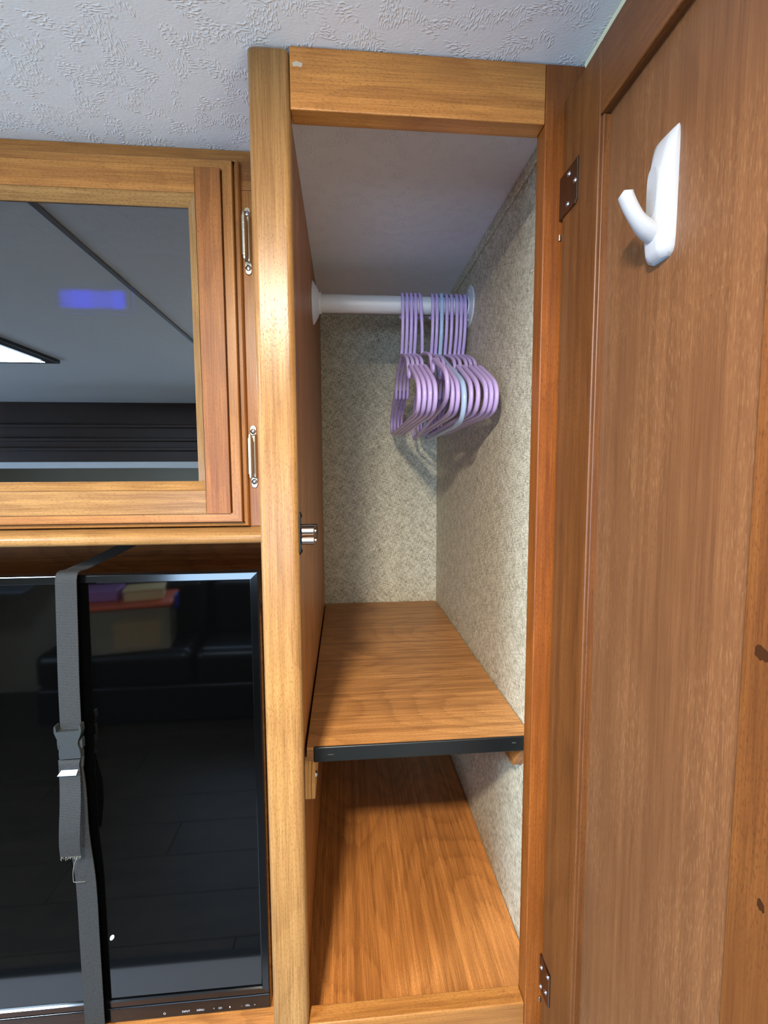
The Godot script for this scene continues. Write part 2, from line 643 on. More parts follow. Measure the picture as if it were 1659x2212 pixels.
# hand-stamped plaster: patches of short wavy ridges on a smooth ground
func make_plaster() -> void:
	var n := 1024
	var a := noise(480, n, n, n, 5, 0.15, 1)
	var b := noise(n, 480, n, n, 6, 0.15, 1)
	var where := noise(256, 256, n, n, 8, 0.042, 4)
	var pick := noise(128, 128, n, n, 9, 0.06, 1)
	var soft := noise(256, 256, n, n, 10, 0.05, 3)
	var data := PackedByteArray()
	data.resize(n * n)
	for i in n * n:
		var v := a[i] if pick[i] > 138 else b[i]
		var ridge := clampf((v - 136.0) / 52.0, 0.0, 1.0)
		var m := clampf((where[i] - 114) * 0.030, 0.0, 1.0)
		data[i] = clampi(int(60 + ridge * m * 170 + (soft[i] - 128) * 0.34 + (a[i] - 128) * 0.10), 0, 255)
	var m := plain(Color(0.87, 0.865, 0.87), 0.75)
	m.uv1_scale = Vector3(2.9, 2.9, 2.9)
	m.heightmap_enabled = true
	m.heightmap_texture = texture(n, n, data, Image.FORMAT_L8)
	m.heightmap_scale = 0.06
	M.plaster = m


# linen-look wallpaper: short crossing threads, light on a greyish brown ground
func make_linen() -> void:
	var n := 1024
	var across := noise(72, n, n, n, 21, 0.27, 2)
	var down := noise(n, 72, n, n, 22, 0.27, 2)
	var blotch := noise(200, 200, n, n, 23, 0.045, 4)
	var grit := noise(n, n, n, n, 24, 0.30, 1)
	var col := PackedByteArray()
	col.resize(n * n * 3)
	var rel := PackedByteArray()
	rel.resize(n * n)
	for i in n * n:
		var th := maxf(across[i], down[i]) * 0.75 + minf(across[i], down[i]) * 0.25 - 134.0
		var t := clampf(0.63 + th * 0.0135 + (blotch[i] - 128) * 0.0016 + (grit[i] - 128) * 0.0032, 0.0, 1.0)
		col[i * 3] = int(255 * (0.46 + 0.46 * t))
		col[i * 3 + 1] = int(255 * (0.43 + 0.465 * t))
		col[i * 3 + 2] = int(255 * (0.335 + 0.47 * t))
		rel[i] = clampi(int(128 + th * 0.8), 0, 255)
	var m := plain(Color(1, 1, 1), 0.72)
	m.albedo_texture = texture(n, n, col)
	m.uv1_scale = Vector3(4.0, 4.0, 4.0)
	m.heightmap_enabled = true
	m.heightmap_texture = texture(n, n, rel, Image.FORMAT_L8)
	m.heightmap_scale = 0.012
	M.linen = m


# woven strap: staggered little knots
func make_webbing() -> void:
	var w := 64
	var col := PackedByteArray()
	col.resize(w * w * 3)
	var rel := PackedByteArray()
	rel.resize(w * w)
	for y in w:
		for x in w:
			var cell := 16
			var row := y / cell
			var fx := fposmod(x + (8 if row % 2 else 0), cell) / cell - 0.5
			var fy := (y % cell) / float(cell) - 0.5
			var d := sqrt(pow(fx / 0.46, 2) + pow((fy - fx * 0.35) / 0.40, 2))
			var k := clampf(1.0 - d * d, 0.0, 1.0)
			var i := y * w + x
			col[i * 3] = int(12 + 62 * k)
			col[i * 3 + 1] = int(12 + 60 * k)
			col[i * 3 + 2] = int(11 + 57 * k)
			rel[i] = int(255 * k)
	var m := plain(Color(1, 1, 1), 0.7)
	m.albedo_texture = texture(w, w, col)
	m.uv1_scale = Vector3(1.0 / 0.0075, 1.0 / 0.0075, 1.0)
	m.heightmap_enabled = true
	m.heightmap_texture = texture(w, w, rel, Image.FORMAT_L8)
	m.heightmap_scale = 0.05
	M.webbing = m


func make_floor() -> void:
	var tex := wood(91, Color(0.16, 0.13, 0.10), Color(0.30, 0.25, 0.20), Color(0.08, 0.06, 0.05), 4.0, 0.25, 0.5)
	M.floor_wood = wood_mat(tex, Color(1, 1, 1), 0.45, 0.0)
	M.wall_paint = plain(Color(0.66, 0.62, 0.54), 0.8)


# ---------------------------------------------------------------- the room

func build_shell() -> void:
	var st := mesh_begin()
	rbox(st, Vector3(-2.6, CEIL, -0.76), Vector3(0.30, CEIL + 0.05, 1.95), 0.001, 0)
	struct("ceiling", st, M.plaster, "white stamped plaster ceiling with patches of short ridges", "ceiling")
	st = mesh_begin()
	rbox(st, Vector3(-2.6, 0.0, BACK_Z - 0.05), Vector3(0.27, CEIL, BACK_Z), 0.001, 0)
	struct("wall_back", st, M.linen, "back wall covered in beige linen wallpaper behind the clothes rod", "wall")
	st = mesh_begin()
	rbox(st, Vector3(WALL_X, 0.0, BACK_Z), Vector3(WALL_X + 0.05, CEIL, 2.85), 0.001, 1)
	struct("wall_right", st, M.linen, "side wall in beige linen wallpaper running through the open wardrobe", "wall")
	# wide boards of the floor, with a joint between them
	st = mesh_begin()
	rbox(st, Vector3(-2.6, -0.06, -0.76), Vector3(0.30, -0.004, 2.85), 0.001, 0)
	var fl := struct("floor", st, M.groove, "dark wood plank floor mirrored in the television", "floor")
	for k in 15:
		var z0 := 0.0 + k * 0.19
		for q in 2:
			st = mesh_begin()
			var cut := -1.5 + 0.37 * (k % 4)
			rbox(st, Vector3(-2.6 if q == 0 else cut + 0.0015, -0.006, z0), Vector3(cut - 0.0015 if q == 0 else 0.226, 0.0, z0 + 0.1875), 0.0015, 0, Vector2(rng.randf() * 3.0, rng.randf() * 3.0), 1)
			obj("plank", st, M.floor_wood, fl)

	# strip of wallpapered batten where the closet wall meets the ceiling
	st = mesh_begin()
	rbox(st, Vector3(WALL_X - 0.004, CEIL - 0.0145, BACK_Z), Vector3(WALL_X, CEIL, -0.02), 0.0012, 2)
	struct("trim_1", st, M.linen, "thin wallpapered batten along the ceiling inside the wardrobe", "trim")
	st = mesh_begin()
	rbox(st, Vector3(WALL_X - 0.006, CEIL - 0.006, 0.001), Vector3(WALL_X, CEIL, 1.9), 0.003, 2)
	struct("trim_2", st, M.cream, "narrow cream corner trim along the ceiling above the open door", "trim")
	st = mesh_begin()
	rbox(st, Vector3(-0.420, CEIL - 0.004, -0.13), Vector3(-0.410, CEIL, 1.9), 0.002, 2)
	struct("trim_3", st, M.seam_strip, "dark flat batten over a seam of the ceiling, mirrored in the glass", "trim")


# ---------------------------------------------------------------- wardrobe

func build_wardrobe() -> void:
	var w := thing("wardrobe", "tall narrow honey wood wardrobe with its door open, purple hangers inside", "wardrobe", Vector3(0, 0, 0))
	var st := mesh_begin()
	rbox(st, Vector3(-0.0784, 0.0, -0.0191), Vector3(-0.0424, CEIL - 0.0012, 0.0), 0.006, 1, Vector2(0.1, 0.03), 3)
	obj("stile", st, M.frame, w)
	st = mesh_begin()
	rbox(st, Vector3(0.1862, 0.0, -0.0191), Vector3(WALL_X - 0.0005, CEIL - 0.0012, 0.0), 0.0014, 1, Vector2(0.5, 0.16))
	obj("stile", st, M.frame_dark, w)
	st = mesh_begin()
	rbox(st, Vector3(-0.0423, H + 0.3136, -0.0191), Vector3(0.1861, CEIL - 0.0012, -0.0002), 0.0012, 0, Vector2(0.33, 0.21))
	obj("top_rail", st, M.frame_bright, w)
	st = mesh_begin()
	rbox(st, Vector3(-0.0423, H - 0.64, -0.0185), Vector3(0.1861, H - 0.567, -0.0002), 0.0014, 0, Vector2(0.8, 0.05))
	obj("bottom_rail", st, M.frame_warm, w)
	# white paint smudge and the scuffs on the black edge
	st = mesh_begin()
	blot(st, Vector3(-0.0355, H + 0.3500, -0.0002), Vector2(0.0050, 0.0026), Vector3.BACK, 3)
	obj("paint_smudge", st, M.paint_smudge, w)
	# lower front, below the picture
	st = mesh_begin()
	rbox(st, Vector3(-0.0423, 0.09, -0.0185), Vector3(0.1861, H - 0.6405, -0.002), 0.0014, 1, Vector2(0.2, 0.1))
	obj("lower_panel", st, M.frame_warm, w)
	# side panel between wardrobe and television
	st = mesh_begin()
	rbox(st, Vector3(-0.0600, 0.0, BACK_Z + 0.001), Vector3(-0.0500, CEIL - 0.0012, -0.0192), 0.0008, 1, Vector2(0.4, 0.09))
	obj("side_panel", st, M.laminate_red, w)
	# floor of the hanging space
	st = mesh_begin()
	rbox(st, Vector3(-0.0499, H - 0.633, BACK_Z + 0.001), Vector3(WALL_X - 0.001, H - 0.621, -0.0195), 0.0008, 2, Vector2(0.62, 0.12))
	obj("bottom_board", st, M.laminate_red, w)
	# shelf with its black edge moulding
	st = mesh_begin()
	rbox(st, Vector3(-0.0470, H - 0.3385, BACK_Z + 0.001), Vector3(WALL_X - 0.002, H - 0.3215, -0.0890), 0.0006, 0, Vector2(0.27, 0.17))
	var shelf := obj("shelf", st, M.laminate, w)
	st = mesh_begin()
	var edge := []
	for p in [[0.0, 0.0], [0.0008, 0.0016], [0.0026, 0.0024], [0.0026, 0.0], ]:
		edge.append(p)
	rbox(st, Vector3(-0.0390, H - 0.3400, -0.0905), Vector3(WALL_X - 0.002, H - 0.3212, -0.0872), 0.0016, 0, Vector2.ZERO, 3)
	obj("edge_band", st, M.black_edge, shelf)
	for q in [[-0.0190, -0.3306, 0.0046, 0.0008], [-0.0085, -0.3270, 0.0006, 0.0005], [0.2020, -0.3285, 0.0030, 0.0009]]:
		st = mesh_begin()
		blot(st, Vector3(q[0], H + q[1], -0.0873), Vector2(q[2], q[3]), Vector3.BACK, int(q[0] * 9000.0))
		obj("scuff", st, M.scuff, shelf)
	# cleats that carry the shelf
	for s in [0, 1]:
		var c := part("cleat", w)
		var x0 := -0.0499 if s == 0 else WALL_X - 0.0135
		var x1 := -0.0375 if s == 0 else WALL_X - 0.0005
		st = mesh_begin()
		# three plies, the end cut to a point
		for k in 3:
			var xa := lerpf(x0, x1, k / 3.0)
			var xb := lerpf(x0, x1, (k + 1) / 3.0)
			prism(st, [Vector2(-0.098 if s == 0 else -0.092, -0.3386), Vector2(-0.080 if s == 0 else -0.094, -0.3600 if s == 0 else -0.346), Vector2(-0.080 if s == 0 else -0.120, -0.3790), Vector2(-0.66, -0.3790), Vector2(-0.66, -0.3386)], xa + 0.0003, xb - 0.0003 * (k % 2), 0.0, Transform3D(Basis(Vector3(0, 0, 1), Vector3(0, 1, 0), Vector3(1, 0, 0)), Vector3(0, H, 0)), 2)
		obj("strip", st, M.plywood if s == 0 else M.laminate_red, c)
		st = mesh_begin()
		screw(st, 0.0042, toward(Vector3(1 if s == 0 else -1, 0, 0), Vector3(x1 + 0.0003 if s == 0 else x0 - 0.0003, H - 0.3575, -0.093 if s == 0 else -0.12)))
		obj("screw", st, M.steel, c)

	# double roller catch on the inner edge of the left stile
	var rc := part("roller_catch", w)
	st = mesh_begin()
	prism(st, [Vector2(-0.0165, -0.0385), Vector2(-0.0050, -0.0385), Vector2(-0.0030, -0.042), Vector2(-0.0030, -0.075), Vector2(-0.0050, -0.0785), Vector2(-0.0165, -0.0785)], -0.0425, -0.0412, 0.0002, Transform3D(Basis(Vector3(0, 0, 1), Vector3(0, 1, 0), Vector3(1, 0, 0)), Vector3(0, H, 0)), 2)
	rbox(st, Vector3(-0.0414, H - 0.0515, -0.0165), Vector3(-0.0262, H - 0.0503, -0.0065), 0.0004, 0)
	rbox(st, Vector3(-0.0268, H - 0.0640, -0.0165), Vector3(-0.0257, H - 0.0503, -0.0120), 0.0004, 0)
	obj("plate", st, M.dark_metal, rc)
	for y in [-0.0562, -0.0652]:
		st = mesh_begin()
		lathe(st, [[0.0, 0.0], [0.0030, 0.0], [0.0043, 0.0008], [0.0043, 0.0118], [0.0033, 0.0126], [0.0022, 0.0126], [0.0022, 0.0142], [0.0, 0.0142]], 22, toward(Vector3(1, 0, 0), Vector3(-0.0409, H + y, -0.0085)))
		obj("roller", st, M.roller, rc)
	for y in [-0.0415, -0.0755]:
		st = mesh_begin()
		screw(st, 0.0022, toward(Vector3(1, 0, 0), Vector3(-0.0412, H + y, -0.0100)))
		obj("screw", st, M.dark_metal, rc)

	build_wardrobe_door(w)


func build_wardrobe_door(w: Node3D) -> void:
	var d := part("door", w)
	var x0 := 0.2025
	var x1 := 0.2215
	var top := H + 0.3312
	var bot := H - 0.640
	var za := 0.0040
	var zb := 0.0668
	var zc := 0.2226
	var zd := 0.2850
	var st := mesh_begin()
	rbox(st, Vector3(x0, bot, za), Vector3(x1, top, zb - 0.002), 0.0012, 1, Vector2(0.3, 0.02))
	rbox(st, Vector3(x0 + 0.0016, bot + 0.06, zb - 0.004), Vector3(x1 - 0.001, H + 0.2760, zb + 0.0012), 0.0010, 1, Vector2(0.9, 0.14))
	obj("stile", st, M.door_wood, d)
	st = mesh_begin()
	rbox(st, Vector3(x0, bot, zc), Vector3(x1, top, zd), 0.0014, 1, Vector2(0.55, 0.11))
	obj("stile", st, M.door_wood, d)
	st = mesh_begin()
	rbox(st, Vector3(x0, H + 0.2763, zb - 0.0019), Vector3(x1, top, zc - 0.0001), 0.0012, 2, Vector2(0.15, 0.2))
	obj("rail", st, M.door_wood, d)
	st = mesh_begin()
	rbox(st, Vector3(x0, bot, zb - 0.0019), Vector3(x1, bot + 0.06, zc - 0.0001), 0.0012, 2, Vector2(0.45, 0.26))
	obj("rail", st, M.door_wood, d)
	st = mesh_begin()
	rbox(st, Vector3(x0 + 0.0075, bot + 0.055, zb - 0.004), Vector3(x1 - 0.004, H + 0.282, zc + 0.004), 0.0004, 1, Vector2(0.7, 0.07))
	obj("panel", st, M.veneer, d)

	for q in [[-0.0894, 0.2345, 0.0042, 0.0046], [-0.2142, 0.2430, 0.0022, 0.0036]]:
		st = mesh_begin()
		blot(st, Vector3(x0, H + q[0], q[1]), Vector2(q[2], q[3]), Vector3.LEFT, 8)
		obj("knot", st, M.knot, d)

	for k in 2:
		var h := part("hinge", w)
		var y0 := H + 0.2295 if k == 0 else H - 0.5480
		var y1 := H + 0.2665 if k == 0 else H - 0.5095
		var z0 := 0.0005 if k == 0 else 0.0010
		var z1 := 0.0336 if k == 0 else 0.0237
		st = mesh_begin()
		prism(st, [Vector2(z0, y0), Vector2(z1 - 0.003, y0), Vector2(z1, y0 + 0.003), Vector2(z1, y1), Vector2(z0, y1)], x0 + 0.0002, x0 - 0.0015, 0.0005, Transform3D(Basis(Vector3(0, 0, 1), Vector3(0, 1, 0), Vector3(1, 0, 0)), Vector3.ZERO), 2)
		obj("plate", st, M.hinge_plate, h)
		st = mesh_begin()
		tube(st, [Vector3(x0 - 0.0006, y0 - 0.0170, 0.0012), Vector3(x0 - 0.0006, y0 - 0.0125, 0.0012)], [0.0011], [0.0011], 10, Vector3.RIGHT)
		obj("pin_tip", st, M.nickel, h)
		var spots := [[0.2604, 0.0185], [0.2485, 0.0300], [0.2358, 0.0174]] if k == 0 else [[-0.5205, 0.0055], [-0.5140, 0.0205], [-0.5430, 0.0048], [-0.5360, 0.0165]]
		for s in spots:
			st = mesh_begin()
			screw(st, 0.0024, toward(Vector3(-1, 0, 0), Vector3(x0 - 0.0015, H + s[0], s[1])))
			obj("screw", st, M.steel, h)


# ---------------------------------------------------------------- rod and hangers

const ROD_Y := 0.2905
const ROD_Z := -0.405

func build_rod() -> void:
	var t := thing("closet_rod", "white plastic closet rod held by two round flanges at the wardrobe sides", "rod", Vector3(0, H + ROD_Y, ROD_Z))
	var st := mesh_begin()
	# finely ribbed tube
	var seg := 72
	for k in seg:
		var ring := []
		for e in 2:
			var an := TAU * (k + e) / seg
			var r := 0.0148 + (0.00022 if (k + e) % 2 else 0.0)
			ring.append(Vector3(0, cos(an) * r, sin(an) * r))
		var n0: Vector3 = ring[0].normalized()
		var n1: Vector3 = ring[1].normalized()
		quad(st, [ring[0] + Vector3(-0.036, 0, 0), ring[1] + Vector3(-0.036, 0, 0), ring[1] + Vector3(0.214, 0, 0), ring[0] + Vector3(0.214, 0, 0)], [n0, n1, n1, n0], [Vector2.ZERO, Vector2.ZERO, Vector2.ZERO, Vector2.ZERO])
	obj("tube", st, M.rod_white, t)
	for s in [0, 1]:
		var f := part("flange", t)
		var deep := 1.0 if s == 0 else 0.42
		var xf := toward(Vector3(1, 0, 0), Vector3(-0.0499, 0, 0)) if s == 0 else toward(Vector3(-1, 0, 0), Vector3(WALL_X - 0.0001, 0, 0))
		st = mesh_begin()
		lathe(st, [[0.0, 0.0], [0.0345, 0.0], [0.0350, 0.0008], [0.0345, 0.0020], [0.0215, 0.0100 * deep], [0.0190, 0.0108 * deep], [0.0175, 0.0110 * deep], [0.0175, 0.0150 * deep], [0.0150, 0.0152 * deep]], 48, xf)
		obj("cup", st, M.white_plastic, f)
		for a in [0.35, 2.45, 4.5]:
			st = mesh_begin()
			screw(st, 0.0020, xf * toward(Vector3(sin(a) * 0.55, 1, cos(a) * 0.55), Vector3(sin(a) * 0.027, 0.0062 * (0.5 + deep * 0.5), cos(a) * 0.027)))
			obj("screw", st, M.rod_white, f)


func hanger(m: Material, notched: bool) -> Node3D:
	var t := Node3D.new()
	var st := mesh_begin()
	var thick := 0.0030 if notched else 0.0036
	# hook, from its tip behind the rod over the top and down to the neck
	var pts := []
	var r := 0.0152 + thick
	pts.append(Vector3(0, -0.016, -r * 0.93))
	for k in 9:
		var a := PI - PI * k / 8.0
		pts.append(Vector3(0, sin(a) * r, cos(a) * r))
	for p in [[0.0188, -0.02], [0.0180, -0.036], [0.0140, -0.054], [0.0070, -0.070], [0.0015, -0.080], [0.0, -0.088]]:
		pts.append(Vector3(0, p[1], p[0]))
	var path := catmull(pts, 3)
	tube(st, path, [thick], [thick], 10, Vector3.RIGHT)
	t.add_child(_named("hook", st, m))
	# the closed body: two sloping arms, rounded ends and the bar
	var half := []
	if notched:
		half = [[0.010, -0.0875], [0.040, -0.0955], [0.066, -0.1045], [0.084, -0.1125], [0.094, -0.1220], [0.0985, -0.1345], [0.1035, -0.1440], [0.1095, -0.1430], [0.1115, -0.1350], [0.1170, -0.1300], [0.128, -0.1335], [0.150, -0.1440], [0.175, -0.1555], [0.196, -0.1660], [0.2085, -0.1755], [0.2135, -0.1870], [0.2100, -0.1985], [0.1990, -0.2065], [0.180, -0.2100], [0.150, -0.2105], [0.080, -0.2105]]
	else:
		half = [[0.010, -0.0895], [0.040, -0.1010], [0.080, -0.1180], [0.120, -0.1350], [0.160, -0.1520], [0.188, -0.1640], [0.205, -0.1740], [0.2135, -0.1880], [0.2120, -0.2030], [0.2020, -0.2150], [0.185, -0.2210], [0.150, -0.2230], [0.080, -0.2235]]
	var loop := [Vector3(0, -0.0865, 0)]
	for p in half:
		loop.append(Vector3(0, p[1], p[0]))
	loop.append(Vector3(0, half[-1][1], 0))
	for k in half.size():
		var p = half[half.size() - 1 - k]
		loop.append(Vector3(0, p[1], -p[0]))
	var body := catmull(loop, 3, true)
	var ra := []
	var rb := []
	for p in body:
		var end := smooth(0.10, 0.16, absf(p.z)) * (1.0 if p.y > -0.205 else 0.35)
		ra.append(thick * (1.0 + 0.08 * end))
		rb.append(thick * (1.0 + 0.55 * end))
	st = mesh_begin()
	tube(st, body, ra, rb, 10, Vector3.RIGHT, true)
	t.add_child(_named("frame", st, m))
	return t


func _named(called: String, st: SurfaceTool, m: Material) -> MeshInstance3D:
	var o := MeshInstance3D.new()
	o.name = called
	o.mesh = st.commit()
	o.material_override = m
	return o


func build_hangers() -> void:
	var purple := hanger(M.purple, true)
	var blue := hanger(M.blue, false)
	# place along the rod, turn about the hook and tilt of each, from the left
	var spots := [
		[0.1050, -0.9, 0.0, 0.0, "leftmost purple plastic hanger of the bunch on the white rod"],
		[0.1125, -0.9, 0.0, 0.0, "purple hanger second from the left end of the bunch"],
		[0.1200, -0.9, 0.0, 0.0, "purple hanger third from the left end of the bunch"],
		[0.1275, -0.9, 0.0, 0.0, "purple hanger fourth from the left, before the slanting one"],
		[0.1363, -2.3, 3.6, 3.1, "purple hanger with a slanting hook beside the gap on the rod"],
		[0.1578, -2.8, 0.0, 0.0, "purple hanger just right of the gap on the rod"],
		[0.1652, -2.8, 0.0, 0.0, "purple hanger directly left of the blue one"],
		[0.1735, -2.8, 0.0, 0.0, "single pale blue plastic hanger among the purple ones"],
		[0.1825, -2.6, 0.0, 0.0, "purple hanger directly right of the blue one"],
		[0.1910, -2.3, 0.0, 0.0, "second purple hanger right of the blue one"],
		[0.2000, -1.8, 0.0, 0.0, "third purple hanger right of the blue one"],
		[0.2074, -1.8, 0.0, 0.0, "purple hanger second from the right flange of the rod"],
		[0.2148, -1.8, 0.0, 0.0, "rightmost purple hanger next to the right flange of the rod"],
	]
	for k in spots.size():
		var s: Array = spots[k]
		var o: Node3D = (blue if k == 7 else purple).duplicate()
		o.name = numbered("clothes_hanger")
		add_child(o)
		o.position = Vector3(s[0], H + ROD_Y, ROD_Z)
		o.basis = Basis(Vector3.UP, deg_to_rad(s[1])) * Basis(Vector3.RIGHT, -deg_to_rad(s[2])) * Basis(Vector3.BACK, deg_to_rad(s[3]))
		o.set_meta("label", s[4])
		o.set_meta("category", "hanger")
		o.set_meta("group", "plastic hangers on the closet rod")
	purple.free()
	blue.free()


# ---------------------------------------------------------------- hook on the door

func build_wall_hook() -> void:
	var xs := 0.2100            # face of the door panel
	var t := thing("adhesive_hook", "white plastic stick-on hook on the inside of the open wardrobe door", "hook", Vector3(xs, H + 0.1368, 0.1362))
	# base: sections up the plate, each [height, half width, thickness, flat share]
	var secs := [[0.0, 0.0075, 0.0042], [0.0015, 0.0100, 0.0066], [0.005, 0.0114, 0.0084], [0.012, 0.0119, 0.0092], [0.026, 0.0121, 0.0094], [0.042, 0.0121, 0.0090], [0.054, 0.0121, 0.0080], [0.063, 0.0121, 0.0064], [0.070, 0.0120, 0.0046], [0.0750, 0.0116, 0.0028], [0.0775, 0.0108, 0.0010]]
	var shape := [[-1.0, 0.0], [-1.0, 0.42], [-0.93, 0.56], [-0.60, 0.90], [-0.50, 0.97], [-0.38, 1.0], [0.38, 1.0], [0.50, 0.97], [0.60, 0.90], [0.93, 0.56], [1.0, 0.42], [1.0, 0.0]]
	var st := mesh_begin()
	var rings := []
	for s in secs:
		var ring := []
		for p in shape:
			ring.append(Vector3(-p[1] * s[2], s[0], p[0] * s[1]))
		rings.append(ring)
	for i in rings.size() - 1:
		for k in shape.size() - 1:
			var mid := Vector3(-0.004, 0.04, 0)
			var a: Vector3 = rings[i][k]
			flat_quad(st, a, rings[i][k + 1], rings[i + 1][k + 1], rings[i + 1][k], (a - mid) * Vector3(1, 0.05, 1))
	for e in [0, rings.size() - 1]:
		for k in range(1, shape.size() - 1):
			flat_quad(st, rings[e][0], rings[e][k], rings[e][k + 1], rings[e][0], Vector3(-0.2, -1 if e == 0 else 1, 0))
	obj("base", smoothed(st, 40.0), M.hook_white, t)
	# the hollow above the prong, its shade painted as a greyer oval
	st = mesh_begin()
	var oval := []
	for k in 24:
		var a := TAU * k / 24.0
		oval.append(Vector2(signf(cos(a)) * pow(absf(cos(a)), 0.7) * 0.0050, 0.0425 + signf(sin(a)) * pow(absf(sin(a)), 0.6) * 0.0150))
	prism(st, oval, 0.0070, 0.0096, 0.0003, Transform3D(Basis(Vector3(0, 0, 1), Vector3(0, 1, 0), Vector3(-1, 0, 0)), Vector3.ZERO), 1)
	obj("hollow_shade", st, M.hook_hollow_shade, t)
	st = mesh_begin()
	var path := catmull([Vector3(-0.006, 0.0165, 0), Vector3(-0.0125, 0.0200, 0), Vector3(-0.0180, 0.0250, 0), Vector3(-0.0225, 0.0312, 0), Vector3(-0.0258, 0.0372, 0), Vector3(-0.0270, 0.0400, 0)], 5)
	var ra := []
	var rb := []
	for k in path.size():
		var f := float(k) / (path.size() - 1)
		ra.append(lerpf(0.0074, 0.0054, smooth(0.0, 0.5, f)))
		rb.append(lerpf(0.0064, 0.0044, smooth(0.0, 0.5, f)))
	tube(st, path, ra, rb, 20, Vector3(0, 0, 1))
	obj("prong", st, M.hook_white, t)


# the same faces with normals averaged where they meet at less than the given angle
func smoothed(st: SurfaceTool, angle: float) -> SurfaceTool:
	var mesh := st.commit()
	var arr := mesh.surface_get_arrays(0)
	var v: PackedVector3Array = arr[Mesh.ARRAY_VERTEX]
	var n: PackedVector3Array = arr[Mesh.ARRAY_NORMAL]
	var at := {}
	for i in v.size():
		var k := (v[i] * 20000.0).round()
		if not at.has(k):
			at[k] = []
		at[k].append(i)
	var lim := cos(deg_to_rad(angle))
	var out := mesh_begin()
	for i in v.size():
		var s := Vector3.ZERO
		for j in at[(v[i] * 20000.0).round()]:
			if n[j].dot(n[i]) > lim:
				s += n[j]
		out.set_normal(s.normalized())
		out.set_uv(Vector2.ZERO)
		out.add_vertex(v[i])
	return out


# ---------------------------------------------------------------- cabinet over the television

